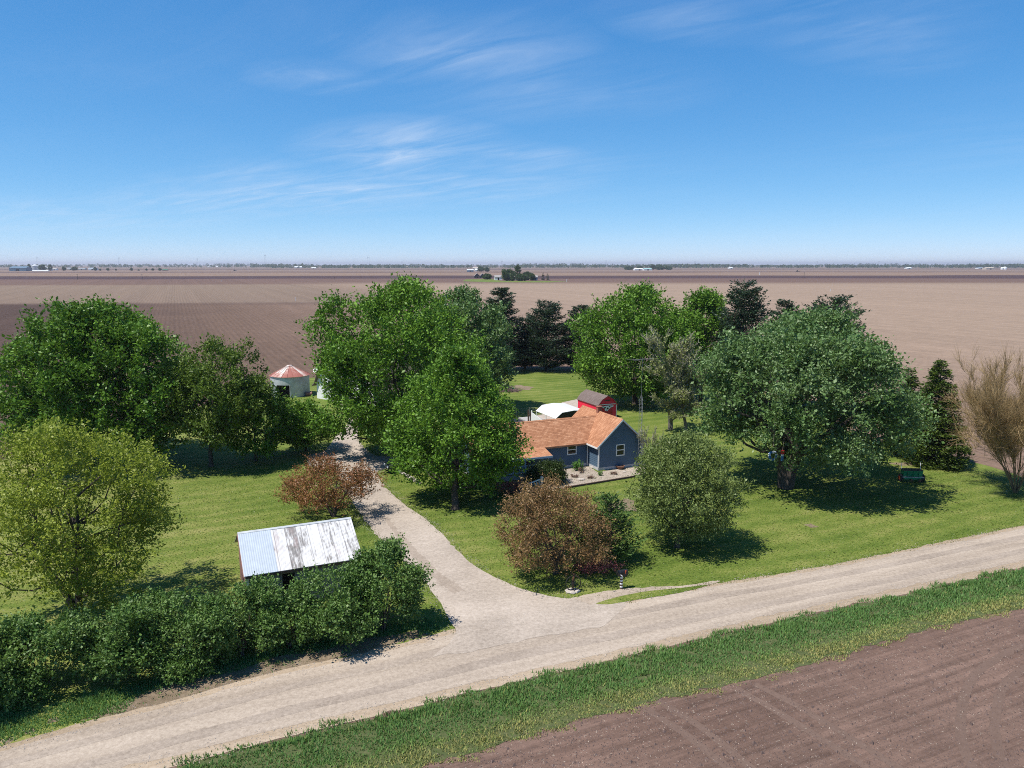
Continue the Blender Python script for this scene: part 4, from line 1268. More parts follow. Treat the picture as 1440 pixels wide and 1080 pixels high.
# black and white cut-out hung over the doors
dc = empty('wall_decoration', local(shed, (sw * .46, -.09)) + (se - .55,), ANG, 'black and white cut-out hung over the doors of the red shed', 'decoration')
mb = MB(); mk = MB(); rng = random.Random(4)
mb.prism([(-.75, .22), (-.4, .05), (-.25, -.28), (.05, -.36), (.25, -.12), (.55, .1), (.95, .2), (.98, .34), (.3, .38), (-.3, .36), (-.72, .34)], -.02, 0)
for (x, z, r) in ((-.3, .12, .15), (.12, .02, .16), (.42, .24, .11), (-.05, -.2, .09), (.7, .28, .06), (-.55, .26, .07)):
    mk.prism([(x + r * (1 + .3 * math.sin(3 * k)) * math.cos(k * 6.283 / 9), z + r * (1 + .3 * math.cos(2 * k)) * .8 * math.sin(k * 6.283 / 9)) for k in range(9)], -.026, -.021)
mb.build('board', M['white_cloth'], dc); mk.build('black_patch', M['black_metal'], dc)

# ------------------------------------------------------------------ white carport with fence behind the wing
cx_, cy_ = G(793, 615)
car = empty('carport', (cx_, cy_, 0), ANG, 'white ribbed metal carport standing behind the house wing', 'carport')
cw, cl_, he, hk, hp = 4.0, 5.4, 1.95, 2.55, 2.75
top = ZAT(cy_, 580)
he, hk, hp = top - .65, top, top + .14
x0 = -.25
kp = [(x0 - .85, he), (x0, hk), (x0 + 1.55, hp), (x0 + 3.1, hk), (x0 + 3.95, he)]
mb = MB()
for a, b in zip(kp, kp[1:]): mb.slab([(a[0], 0, a[1]), (b[0], 0, b[1]), (b[0], cl_, b[1]), (a[0], cl_, a[1])][::-1], .05)
mb.build('roof', M['carroof'], car)
for x in (kp[0][0] + .06, kp[4][0] - .06):
    for y in (.1, cl_ / 2, cl_ - .1): MB().box(x - .04, x + .04, y - .04, y + .04, 0, he - .06).build('post', M['white_metal'], car)
MB().prism([(kp[0][0] + .1, he - .08), (kp[4][0] - .1, he - .08), (kp[3][0], hk - .08), (kp[2][0], hp - .08), (kp[1][0], hk - .08)], .30, .34).build('painted_end_shade', M['black_metal'], car)  # black sheet standing in for the shade inside the open front end
mb = MB(); y = .3
xf = kp[0][0] - .25
while y < cl_: mb.box(xf - .02, xf + .02, y - .045, y + .045, .1, 1.5); y += .22
mb.box(xf - .035, xf - .021, .1, cl_, .25, .36); mb.box(xf - .035, xf - .021, .1, cl_, 1.38, 1.5)
wf = empty('picket_fence', local(car, (0, 0)) + (0,), ANG, 'white picket fence along the left side of the white carport', 'fence')
mb.build('pickets', M['white_metal'], wf)
tx, ty = G(747, 607)
sp2 = empty('stair_skirt', (tx, ty, 0), ANG + R(-62), 'white sloping side panel with a dark post, left of the white carport', 'panel')
tz = ZAT(ty, 577)
MB().prism([(0, tz - 1.3), (1.9, tz - 1.9), (1.9, tz - 1.15), (.12, tz - .25), (.12, tz), (0, tz)], -.03, .03).build('panel', M['white_metal'], sp2)
MB().box(-.5, -.38, -.06, .06, 0, tz + .02).box(-.2, -.1, -.06, .06, 0, tz - .2).build('dark_post', M['timber'], sp2)
MB().box(-.5, -.1, -.05, .05, tz - .6, tz - .5).build('rail', M['timber'], sp2)
tx, ty = G(727, 601)
tb = empty('patio_table', (tx, ty, 0), 0, 'round dark patio table beyond the roof of the house wing', 'table')
hz = max(.75, ZAT(ty, 590) - .1)
MB().lathe([(.95, hz - .05), (1.0, hz - .03), (1.0, hz), (.0, hz + .005)], 24).build('tabletop', M['black_metal'], tb)
MB().lathe([(.35, 0), (.05, .06), (.05, hz - .05)], 12).build('pedestal', M['black_metal'], tb)
dx_, dy_ = G(752, 600)
dk = empty('patio_deck', (dx_, dy_, 0), ANG, 'grey raised deck between the house wing and the carport', 'deck')
hz2 = max(.3, ZAT(dy_, 588.5))
MB().box(-1.6, .9, -1.0, 1.4, 0.002, hz2).build('deck_board', M['deck'], dk)

# wire fence across the back lawn
fa_, fb_ = G(690, 590), G(762, 584)
fd = Vector(fb_) - Vector(fa_); FL = fd.length
wfn = empty('wire_fence', (fa_[0], fa_[1], 0), math.atan2(fd.y, fd.x), 'thin wire fence on steel posts across the back lawn', 'fence')
for i in range(5):
    x = FL * i / 4
    MB().tube([(x, 0, -.1), (x, 0, 1.25)], .03, 6).build('fence_post', M['steel_pole'], wfn)
mb = MB()
for z in (.1, .35, .6, .85, 1.15): mb.tube([(0, 0, z), (FL, 0, z)], .008, 3)
x = 0
while x < FL: mb.tube([(x, 0, .1), (x, 0, 1.15)], .005, 3); x += .3
mb.build('wire', M['steel_pole'], wfn)

# brush pile
px_, py_ = G(712, 550)
bp = empty('brush_pile', (px_, py_, 0), 0, 'brown pile of cut branches on the back lawn', 'brush pile')
mb = MB(); rng = random.Random(3)
for i in range(420):
    a, r = rng.uniform(0, 6.28), rng.uniform(0, 1) ** .6
    x, y = 2.1 * r * math.cos(a), 1.3 * r * math.sin(a); z = max(.02, (1 - r) * 1.15 * rng.uniform(.2, 1))
    b, L = rng.uniform(0, 6.28), rng.uniform(.5, 1.3)
    mb.tube([(x, y, z), (x + L * math.cos(b), y + L * math.sin(b), max(.03, z + rng.uniform(-.3, .35)))], [rng.uniform(.02, .04), .01], 4, cap=False)
for i in range(5): mb.tube([(-.8 + i * .3, 0, .5), (-1.1 + i * .35, .3, 1.7 + .25 * (i % 3))], [.025, .008], 4, cap=False)
M['brush'] = barkmat('cut_branch', (0.12, 0.08, 0.07), (0.27, 0.20, 0.18))
mb.build('branches', M['brush'], bp)


# ------------------------------------------------------------------ weathered shed with the white roof
ex0, ey0 = G(343, 811, 2.3)
ex1, ey1 = G(510.5, 784.5, 2.3)
d = Vector((ex1 - ex0, ey1 - ey0)); TL = d.length; ta = math.atan2(d.y, d.x)
ws = empty('tool_shed', (ex0, ey0, 0), ta, 'grey board shed with flaking white tin roof, half hidden behind the lilac hedge', 'shed')
RW, RZ, BZ = 3.05, 1.62, 2.3      # plan width of the front slope, rise, eave height
mb = MB()
mb.prism([(.28, 0), (2 * RW - .28, 0), (2 * RW - .28, BZ - .02), (RW, BZ + RZ - .16), (.28, BZ - .02)], .22, TL - .22, axis='x')
lapb = MB(); lap(lapb, (.2, .28), (TL - .2, .28), .1, BZ - .02, None, .17, .02)
lapb.build('wall', M['old_wood'], ws)
mb.build('gable_wall', M['red_board'], ws)
px0 = TL * .275
mb = MB().slab([(px0, 0, BZ), (TL, 0, BZ), (TL, RW, BZ + RZ), (px0, RW, BZ + RZ)], .03)
mb.slab([(0, RW, BZ + RZ), (TL, RW, BZ + RZ), (TL, 2 * RW, BZ), (0, 2 * RW, BZ)], .03)
rf_ = mb.build('roof', M['tin'], ws)
pt = MB()
n = 30
for i in range(n):                 # corrugations of the newer sheets, laid slightly proud
    a, b = px0 * i / n, px0 * (i + 1) / n
    za, zb_ = .016 + .005 * (i % 2), .016 + .005 * ((i + 1) % 2)
    pt.poly([(a, -.02, BZ + za - .01), (b, -.02, BZ + zb_ - .01), (b, RW - .03, BZ + RZ + zb_ - .02), (a, RW - .03, BZ + RZ + za - .02)])
pt.slab([(0, -.02, BZ - .005), (px0 - .004, -.02, BZ - .005), (px0 - .004, RW - .004, BZ + RZ - .02), (0, RW - .004, BZ + RZ - .02)], .02)
tag(pt.build('roof_sheet', M['newtin'], rf_), 'newer bluish tin sheets at the left end of the roof')
MB().slab([(0, RW - .12, BZ + RZ - .03), (TL, RW - .12, BZ + RZ - .03), (TL, RW, BZ + RZ + .05), (0, RW, BZ + RZ + .05)], .02).build('ridge_cap', M['galv'], rf_)
MB().box(-.04, .0, .0, .001 + .12, BZ - .2, BZ - .04).prism([(-.02, BZ - .03), (RW, BZ + RZ - .03), (RW, BZ + RZ - .2), (-.02, BZ - .2)], -.03, .01, axis='x').build('rake_board', M['red_board'], ws)
MB().prism([(-.02, BZ - .035), (RW, BZ + RZ - .035), (RW, BZ + RZ - .2), (-.02, BZ - .2)], TL - .03, TL + .012, axis='x').build('rake_board', M['old_wood'], ws)
MB().box(.1, TL - .1, -.005, .03, BZ - .17, BZ - .045).build('fascia', M['timber'], ws)
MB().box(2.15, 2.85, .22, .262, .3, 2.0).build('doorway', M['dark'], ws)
mb = MB().box(2.05, 2.14, .20, .262, .1, 2.08).box(2.86, 2.95, .20, .262, .1, 2.08).box(2.14, 2.86, .20, .262, 2.0, 2.08); mb.build('door_frame', M['old_wood'], ws)
MB().box(.08, .26, .12, .27, 0, BZ - .05).build('corner_board', M['white_trim'], ws)


# ------------------------------------------------------------------ grain bin and old barn
gx, gy = G(402, 559)
gy += 2.6
GR = 27 / PXM(gy); ge = ZAT(gy - GR, 530.5); gp = ZAT(gy, 514)
gb = empty('grain_bin', (gx, gy, 0), 0, 'round galvanized grain bin with a rusted conical roof', 'grain bin')
mb = MB(); K = 48
a0 = R(-96); da = R(42)               # doorway towards the yard
def arc(mb, r, z0, z1, a_from, a_to, k):
    for i in range(k):
        t0, t1 = a_from + (a_to - a_from) * i / k, a_from + (a_to - a_from) * (i + 1) / k
        mb.poly([(r * math.cos(t0), r * math.sin(t0), z0), (r * math.cos(t1), r * math.sin(t1), z0), (r * math.cos(t1), r * math.sin(t1), z1), (r * math.cos(t0), r * math.sin(t0), z1)])
zd = ge * .60
z = zd
while z < ge - .01: arc(mb, GR + (.012 if int(z * 10) % 2 else 0), z, min(z + .2, ge), 0, 6.28319, K); z += .2
arc(mb, GR, 0, zd, a0 + da / 2, a0 - da / 2 + 2 * math.pi, K)
mb.build('wall', M['galv'], gb)
mb = MB(); arc(mb, GR - .6, 0, ge, 0, 6.28319, 24); mb.build('painted_interior_shade', M['dark'], gb)  # near-black lining: interior shade behind the doorway put into the colour
mb = MB().lathe([(GR + .16, ge - .03), (.45, gp - .12), (.45, gp), (.40, gp + .06), (.02, gp + .10)], 44); mb.build('roof', M['binroof'], gb)
mb = MB()
for i in range(22):
    t_ = 2 * math.pi * i / 22
    mb.tube([((GR + .14) * math.cos(t_), (GR + .14) * math.sin(t_), ge), (.45 * math.cos(t_), .45 * math.sin(t_), gp - .09)], .03, 4)
mb.build('roof_rib', M['binroof'], gb)
mb = MB()
for t_ in (a0 - da / 2, a0 + da / 2): MB().tube([(GR * math.cos(t_), GR * math.sin(t_), 0), (GR * math.cos(t_), GR * math.sin(t_), zd)], .07, 5).build('door_post', M['galv'], gb)
ox, oy = G(435, 557)
bk = empty('rusty_drum', (ox, oy, 0), 0, 'rust red drum lying in the shade right of the grain bin', 'drum')
MB().tube([(-.5, 0, .35), (.4, .1, .35)], .34, 14).build('drum', M['red_board'], bk)
MB().tube([(.4, .1, .35), (.43, .103, .35)], .36, 14).build('rim', M['rust'], bk); MB().tube([(-.53, -.003, .35), (-.5, 0, .35)], .36, 14).build('rim', M['rust'], bk)

wx, wy = G(446, 560)
bn = empty('barn', (wx, wy, 0), R(-38), 'white gambrel barn with a dark flared roof edge, mostly hidden by the big maple', 'barn')
bw, bl = 13.0, 16.0
mx = ZAT(wy, 488)
gp_ = [(0, 0), (bw, 0), (bw, 2.4), (bw - .9, 4.2), (bw - 2.2, 6.2), (bw / 2, mx), (2.2, 6.2), (.9, 4.2), (0, 2.4)]
MB().prism(gp_, 0, bl).build('wall', M['white_trim'], bn)
rp = [(-.55, 2.0), (0, 2.42), (.9, 4.25), (2.2, 6.28), (bw / 2, mx + .08), (bw - 2.2, 6.28), (bw - .9, 4.25), (bw, 2.42), (bw + .55, 2.0)]
mb = MB()
for a, b in zip(rp, rp[1:]): mb.slab([(a[0], -.5, a[1]), (b[0], -.5, b[1]), (b[0], bl + .5, b[1]), (a[0], bl + .5, a[1])][::-1], .12)
rfb = mb.build('roof', M['shingle_grey'], bn)
MB().box(4.8, 8.2, -.06, -.004, .1, 3.6).build('door', M['old_wood'], bn)
MB().box(6.0, 7.0, -.06, -.004, 4.6, 5.7).build('loft_door', M['old_wood'], bn)
mb = MB().lathe([(.02, 0), (.22, .03), (.36, .12), (.38, .14)], 16)
dsh = mb.build('satellite_dish', M['white_metal'], rfb, (.75, -.62, 4.35)); dsh.rotation_euler = (R(55), 0, R(20))

# parked dark pickup under the maple by the driveway
kx, ky = G(575, 661)
pk = empty('parked_car', (kx, ky, 0), ANG + R(180), 'dark grey car parked under the big maple beside the driveway', 'car')
body = [(-2.2, .35), (2.2, .35), (2.3, .6), (2.2, .82), (1.0, .95), (-2.1, .98), (-2.25, .7)]
M['carpaint'] = plain('dark_grey_paint', (0.03, 0.036, 0.045), 0.3, 0.1, 2.0, spec=0.5)
MB().prism(body, -.85, .85).build('body', M['carpaint'], pk)
MB().prism([(.95, .955), (.35, 1.42), (-1.3, 1.45), (-2.0, .985)], -.72, .72).build('cabin', M['glass'], pk)
MB().prism([(.34, 1.425), (.25, 1.48), (-1.2, 1.50), (-1.32, 1.455)], -.70, .70).build('roof', M['carpaint'], pk)
for x in (-1.4, 1.4):
    for y in (-.8, .8):
        whl = MB().tube([(x, y - .1, .33), (x, y + .1, .33)], .33, 16).build('wheel', M['rubber'], pk)
        MB().tube([(x, y - .11, .33), (x, y + .11, .33)], .19, 12).build('rim', M['galv'], whl)
for y in (-.6, .6): MB().box(2.2, 2.31, y - .16, y + .16, .6, .74).build('headlight', M['white_cloth'], pk)


# ------------------------------------------------------------------ mailbox, wheel, seed drill, swing
mx_, my_ = G(873.5, 828)
mbx = empty('mailbox', (mx_, my_, 0), ANG - math.pi / 2, 'black mailbox with a white stripe and orange flag on a banded post by the road', 'mailbox')
for i in range(9):
    MB().lathe([(.085, i * .1), (.095, i * .1 + .03), (.095, i * .1 + .07), (.085, i * .1 + .1)], 10).build('post_band', M['white_trim'] if i % 2 else M['timber'], mbx)
MB().prism([(-.14, .9), (.14, .9), (.14, 1.1), (.11, 1.19), (.05, 1.235), (-.05, 1.235), (-.11, 1.19), (-.14, 1.1)], -.28, .40).build('box', M['black_metal'], mbx)
mbx.children[-1].rotation_euler = (0, 0, math.pi / 2)
MB().box(-.26, .36, -.152, -.143, .95, 1.02).build('stripe', M['white_trim'], mbx)
MB().box(.40, .412, -.1, .1, .93, 1.15).build('door', M['black_metal'], mbx)
MB().box(.2, .23, .145, .165, 1.05, 1.28).box(.2, .30, .145, .165, 1.21, 1.28).build('flag', M['orange_paint'], mbx)

qx, qy = G(805.5, 832)
wl = empty('wagon_wheel', (qx, qy, 0), ANG - .25, 'thin iron wagon wheel on a rusty upright pump standing on stones by the road', 'wagon wheel')
mb = MB(); rw = .47; pts = [(rw * math.cos(2 * math.pi * i / 28) + .02, 0, .56 + rw * math.sin(2 * math.pi * i / 28)) for i in range(29)]
mb.tube(pts, .028, 5); mb.build('rim', M['black_metal'], wl)
mb = MB()
for i in range(10): mb.tube([(.02, 0, .56), (.02 + rw * math.cos(.628 * i + .2), 0, .56 + rw * math.sin(.628 * i + .2))], .011, 4)
mb.build('spoke', M['black_metal'], wl)
MB().tube([(.02, -.09, .56), (.02, .09, .56)], .07, 10).build('hub', M['black_metal'], wl)
MB().tube([(.04, .12, 0), (.04, .12, .6)], .05, 8).tube([(.04, .12, .6), (.1, .12, 1.08)], [.07, .055], 8).build('pump', M['rust'], wl)
MB().tube([(-.1, .12, 1.12), (.12, .12, 1.09), (.42, .12, .84)], .025, 5).build('pump_handle', M['rust'], wl)
mb = MB(); rng = random.Random(5)
for i in range(7):
    a = i * .9; c = rng.uniform(.12, .2)
    mb.lathe([(c, 0), (c * 1.1, c * .3), (c * .6, c * .7), (.01, c * .75)], 8, (.30 * math.cos(a), .22 * math.sin(a), 0))
mb.build('base_stone', M['stone'], wl)

dx_, dy_ = G(1281, 677)
sd = empty('seed_drill', (dx_, dy_, 0), R(-4), 'old green seed drill with rusty wheels, parked on the lawn beside the spruce', 'seed drill')
MB().prism([(-.28, .55), (.28, .55), (.42, 1.12), (-.42, 1.12)], -.85, .85, axis='x').build('hopper', M['green_paint'], sd)
MB().box(-.88, .88, -.45, .45, 1.125, 1.16).build('hopper_lid', M['black_metal'], sd)
mb = MB()
for x in (-.5, 0, .5): MB().box(x - .02, x + .02, -.45, -.36, .58, 1.1).build('rib', M['green_paint'], sd)
MB().box(-.95, .95, -.40, -.30, .47, .545).build('frame', M['steel_pole'], sd)
MB().box(-.8, .8, -.25, .1, .25, .46).build('drill_box', M['green_paint'], sd)
for x in (-1.0, 1.0):
    whl = MB().tube([(x - .09, 0, .36), (x + .09, 0, .36)], .36, 18).build('wheel', M['rubber'], sd)
    MB().tube([(x - .1, 0, .36), (x + .1, 0, .36)], .2, 12).build('rim', M['orange_paint'] if x < 0 else M['white_trim'], whl)
for x in (-.85, .85): MB().tube([(x, .2, 1.1), (x, .25, 1.75)], .025, 6).build('marker_rod', M['white_trim'], sd)
for x in (-.15, .62): MB().tube([(x, -.42, .12), (x, -.42, .34)], .1, 8).build('coulter', M['rust'], sd)

tx, ty = G(1084, 696)
zz = ZAT(ty, 641)
sg = empty('tube_swing', (tx, ty, zz), R(20), 'blue and white striped tube swing hanging in the silver maple', 'swing')
mb = MB(); mb2 = MB(); pts = [(.50 * math.cos(2 * math.pi * i / 20), .1 * math.sin(i), .50 * math.sin(2 * math.pi * i / 20) * .9) for i in range(21)]
for i in range(20): (mb if i % 4 < 2 else mb2).tube([pts[i], pts[i + 1]], .16, 8)
mb.build('white_band', M['white_cloth'], sg); mb2.build('blue_band', M['blue_cloth'], sg)
MB().tube([(0, 0, .45), (.3, .4, 4.2)], .015, 4).build('rope', M['stone'], sg)
tx, ty = G(1097, 699)
zz = ZAT(ty, 648)
wk = empty('windsock', (tx, ty, zz), 0, 'red, white and blue windsock hanging by the trunk of the silver maple', 'windsock')
MB().lathe([(.20, .95), (.24, 1.0), (.24, 1.45), (.20, 1.5)], 12).build('red_band', M['red_cloth'], wk)
MB().lathe([(.19, .70), (.21, .74), (.21, .93), (.19, .945)], 12).build('white_band', M['white_cloth'], wk)
MB().lathe([(.12, .0), (.2, .06), (.2, .66), (.18, .695)], 12).build('blue_band', M['blue_cloth'], wk)
MB().tube([(0, 0, 1.5), (.15, .2, 3.2)], .012, 4).build('cord', M['stone'], wk)
sg.scale = (.75, .75, .75); wk.scale = (.62, .62, .62)
# low stone border between the driveway spur and the front tree
b0, b1 = G(549, 655), G(590, 681)
d = Vector(b1) - Vector(b0)
lw = empty('stone_border', (b0[0], b0[1], 0), math.atan2(d.y, d.x), 'low row of grey stones edging the lawn under the front tree', 'stone border')
mb = MB(); x = 0; rng = random.Random(8)
while x < d.length:
    c = rng.uniform(.16, .28); mb.lathe([(c, 0), (c * 1.08, c * .35), (c * .7, c * .85), (.01, c * .95)], 8, (x, rng.uniform(-.06, .06), 0)); x += c * 1.8
mb.build('stones', M['stone'], lw)
# ------------------------------------------------------------------ trees of the yard
def B(px, py): return G(px, py)


def hw(base, top_py): return ZAT(base[1], top_py)


b = B(128, 652)
tree('maple_tree', 'large dark green maple at the far left with a broad rounded crown', 'tree', b, hw(b, 424), 17.6, 1.6, 'maple', 101, clumps=330, shoots=13, per=7, lsize=0.33, rc=0.9, shoot=1.25, tm=.40, lo=.35, hi=.55, tr=.42, lump=.12, up=.55, limbs=26, off=(1.7, 0), boughs=20, bshare=.3, dense=3.2, depth=.5)
b = B(297, 656)
tree('tree', 'olive green tree with a yellowish top, right of the large left maple', 'tree', b, hw(b, 471), 9.4, 1.9, 'olive', 102, clumps=170, shoots=13, per=7, lsize=0.24, rc=.75, shoot=.8, tm=.5, lo=.45, hi=.55, tr=.22, limbs=18, off=(.8, 0))
b = B(360, 648)
tree('tree', 'small round green tree between the olive tree and the grain bin', 'tree', b, hw(b, 527), 7.4, 0.7, 'maple', 103, clumps=120, shoots=12, per=7, lsize=0.24, rc=.65, shoot=.75, tm=.45, lo=.4, hi=.55, tr=.16, limbs=12)
b = B(430, 634)
tree('tree', 'low spreading green tree overhanging the left edge of the driveway', 'tree', b, hw(b, 562), 6.4, 0.7, 'maple_bright', 104, clumps=90, shoots=11, per=7, lsize=0.24, rc=.6, shoot=.8, tm=.5, lo=.4, hi=.6, tr=.12, limbs=12)
b = B(112, 876)
tree('honey_locust', 'yellow-green open-crowned tree at the lower left behind the hedge', 'tree', b, hw(b, 596), 11.8, 1.7, 'honey', 105, clumps=330, shoots=12, per=7, lsize=0.165, rc=.6, shoot=.65, tm=.52, lo=.5, hi=.55, tr=.22, lump=.16, limbs=40, off=(-.5, .3),
     fork=[(.2, .4, 7.2), (-3.2, .3, 6.2)], stems=1, aspect=.6, depth=.45, bshare=.35, dense=2.0)
b = B(556, 640)
tree('maple_tree', 'tallest green maple in the centre, spreading over the driveway', 'tree', b, hw(b, 390), 16.6, 1.2, 'maple_bright', 106, clumps=360, shoots=13, per=7, lsize=0.30, rc=.9, shoot=1.25, tm=.50, lo=.42, hi=.62, tr=.42, limbs=28, up=.5, off=(1.2, 0), wild=.5, boughs=20, extra=[(-6.8, 0, 13.0, 2.2), (-5.4, 0, 15.0, 2.2), (-6.0, -2, 3.4, 2.0), (-4.9, -1.5, 8.6, 2.0), (-4.2, -2, 6.2, 2.0), (-5.2, -1, 10.4, 1.8)])
b = B(652, 578)
tree('silver_maple', 'silvery green maple behind the tallest central maple', 'tree', b, hw(b, 401), 14.0, 1.5, 'silver', 107, clumps=270, shoots=12, per=7, lsize=0.36, rc=.9, shoot=1.2, tm=.48, lo=.42, hi=.6, tr=.36, limbs=18, off=(0, 0))
b = B(640, 716)
tree('front_tree', 'egg-shaped green tree in front of the house, hiding the porch', 'tree', b, hw(b, 490) - .2, 11.2, 1.0, 'maple_bright', 108, clumps=260, shoots=13, per=7, lsize=0.24, rc=.75, shoot=.8, tm=.34, lo=.45, hi=.78, tr=.3, limbs=20, off=(.0, 3.0), lump=.08)
b = B(893, 568)
tree('maple_tree', 'broad bright green maple behind the red shed', 'tree', b, hw(b, 402), 16.5, .8, 'maple_bright', 109, clumps=300, shoots=12, per=7, lsize=0.36, rc=1.0, shoot=1.3, tm=.5, lo=.4, hi=.55, tr=.4, limbs=18, off=(-.3, 0))
b = B(985, 565)
tree('maple_tree', 'bright green tree between the broad maple and the right silver maple', 'tree', b, hw(b, 408), 9.5, 1.4, 'maple_bright', 110, clumps=170, shoots=12, per=7, lsize=0.34, rc=.9, shoot=1.1, tm=.55, lo=.4, hi=.6, tr=.3, limbs=12)
b = B(1105, 686)
tree('silver_maple', 'great silver maple on the right with a wide grey-green crown', 'tree', b, hw(b, 441), 18.2, 2.3, 'silver', 111, clumps=420, shoots=14, per=7, lsize=0.27, rc=.9, shoot=1.15, tm=.44, lo=.36, hi=.55, tr=.62, limbs=34, off=(1.4, .6), lump=.14, boughs=24, rb=.145, bshare=.58, fork=[(-2.2, 0, 8.0), (.4, 1.5, 9.5), (3.2, .2, 8.5), (1.2, -1.8, 7.5)], wild=.5)
b = B(952, 770)
tree('round_tree', 'neat ball-shaped grey-green tree on the lawn right of the house', 'tree', b, hw(b, 603), 7.9, .75, 'linden', 112, clumps=300, shoots=13, per=7, lsize=0.15, rc=.55, shoot=.6, tm=.45, lo=.45, hi=.52, tr=.17, limbs=30, lump=.05, off=(.45, .2), depth=.45, boughs=0, dense=2.0)
b = B(782, 806)
tree('crabapple', 'bronze-leaved crabapple in front of the house, near the mailbox', 'tree', b, hw(b, 680), 7.5, .45, 'crab', 113, clumps=230, shoots=13, per=7, lsize=0.135, rc=.5, shoot=.7, tm=.42, lo=.4, hi=.6, tr=.13, stems=3, limbs=26, lump=.2, aspect=.5, off=(-.15, .2), dense=2.1, bshare=.35)
b = B(469, 727)
tree('crabapple', 'rust-leaved crabapple between the tin-roofed shed and the driveway', 'tree', b, hw(b, 648), 7.4, .9, 'crab_red', 114, clumps=110, shoots=12, per=7, lsize=0.145, rc=.5, shoot=.65, tm=.45, lo=.4, hi=.6, tr=.13, limbs=20, lump=.16, aspect=.5, fork=[(-1.6, 0, 2.2), (0.3, .3, 3.0), (1.6, .2, 2.7)], off=(-.2, 0))
b = B(858, 789)
conifer('juniper', 'green juniper growing right against the bronze crabapple', 'evergreen shrub', b, hw(b, 697), 4.3, 'juniper', 115, per_m=26, needle=.24, prof=.55, zb=.15, spray=16, tr=.09, droop=-.1, upturn=.35)
b = B(836, 806)
tree('barberry', 'low maroon-leaved shrub at the foot of the bronze crabapple', 'shrub', b, .9, 3.6, .05, 'maroon', 116, clumps=45, shoots=10, per=6, lsize=.10, rc=.3, shoot=.35, tr=.03, stems=5, limbs=8, trunkname='stem', crownname='foliage', Wy=1.6)
b = B(725, 695)
tree('barberry', 'maroon and pink shrub in front of the porch', 'shrub', b, 1.15, 4.2, .05, 'maroon', 117, clumps=60, shoots=10, per=6, lsize=.11, rc=.3, shoot=.4, tr=.03, stems=5, limbs=8, trunkname='stem', crownname='foliage', Wy=1.8)
b = B(768, 678)
tree('yew_shrub', 'dark rounded evergreen shrub at the right end of the porch', 'shrub', b, hw(b, 648), 3.3, .05, 'yew', 118, clumps=90, shoots=12, per=7, lsize=.13, rc=.4, shoot=.42, tr=.05, stems=4, limbs=10, trunkname='stem', crownname='foliage', tm=.4)
b = B(785, 680)
tree('yew_shrub', 'smaller dark shrub between the porch yew and the gravel bed', 'shrub', b, 1.3, 1.9, .03, 'yew', 119, clumps=50, shoots=11, per=7, lsize=.11, rc=.3, shoot=.35, tr=.04, stems=4, limbs=8, trunkname='stem', crownname='foliage', tm=.4)
b = B(812.5, 661)
tree('garden_plant', 'bright green leafy plant under the front window of the blue house', 'plant', b, .85, 1.15, .02, 'hosta', 120, clumps=22, shoots=9, per=6, lsize=.14, rc=.22, shoot=.25, tr=.015, stems=4, limbs=5, trunkname='stem', crownname='foliage')
for (px, py, lf, hh, ww, lab) in ((817, 665, 'drystem', .5, .7, 'dry brown plant at the foot of the bright green plant'), (845, 669, 'hosta', .35, .5, 'small green cushion plant in the middle of the gravel bed'),
                                  (832, 673, 'drystem', .22, .6, 'low dry plant left of the green cushion plant'), (808, 671, 'drystem', .25, .8, 'low dry plant at the left end of the gravel bed'),
                                  (863, 667, 'drystem', .2, .5, 'tiny dry plant below the planter bowl')):
    b = B(px, py)
    tree('garden_plant', lab, 'plant', b, hh, ww, .01, lf, px, clumps=10, shoots=7, per=5, lsize=.09, rc=.12, shoot=.16, tr=.008, stems=3, limbs=3, trunkname='stem', crownname='foliage')
b = B(1312, 653)
conifer('spruce_tree', 'dense conical spruce at the right, beside the green seed drill', 'tree', b, hw(b, 507), 6.6, 'spruce', 121, per_m=46, needle=.30, prof=.70, zb=.15, spray=12, tr=.16, droop=.22, upturn=.15, ragged=.10)
b = B(1268, 640)
conifer('spruce_tree', 'yellowish spruce half hidden behind the great silver maple', 'tree', b, hw(b, 518), 4.2, 'spruce', 122, per_m=34, needle=.32, prof=.55, zb=.3, spray=10, tr=.15, droop=.15, upturn=.25, ragged=.25)
bare_tree('willow_tree', 'leafless tan willow at the right edge of the lawn', 'tree', B(1428, 693), hw(B(1428, 693), 512), 12.0, 123, 'bark_tan', 'willow', stems=8, splits=5, tr=.11, spread=.68, twig=.013, uplift=.06, fine=26000, flen=1.2, fup=.45)
bare_tree('budding_tree', 'sparse pale tree just coming into leaf, behind the antenna mast', 'tree', B(965, 609), hw(B(965, 609), 463), 10.5, 124, 'bark_pale', 'willow_grey', stems=1, splits=5, tr=.22, leaf='bud', leaves=8500, lsize=.23, spread=.72, twig=.028, uplift=.12, fine=1200, flen=.8, fup=.4)
bare_tree('budding_tree', 'low crooked pale tree left of the taller budding tree', 'tree', B(943, 604), hw(B(943, 604), 525), 9.5, 125, 'bark_pale', 'willow_grey', stems=1, splits=5, tr=.15, leaf='bud', leaves=7000, lsize=.22, spread=.7, twig=.024, uplift=.1, fine=800, flen=.8, fup=.3)
b = B(905, 656)
bare_tree('budding_shrub', 'thin pale shrub leaning over the right end of the blue gable', 'shrub', b, 4.2, 3.4, 126, 'bark_pale', 'willow_grey', stems=3, splits=4, tr=.05, leaf='bud', leaves=500, lsize=.16, spread=.6, twig=.012, uplift=.2)

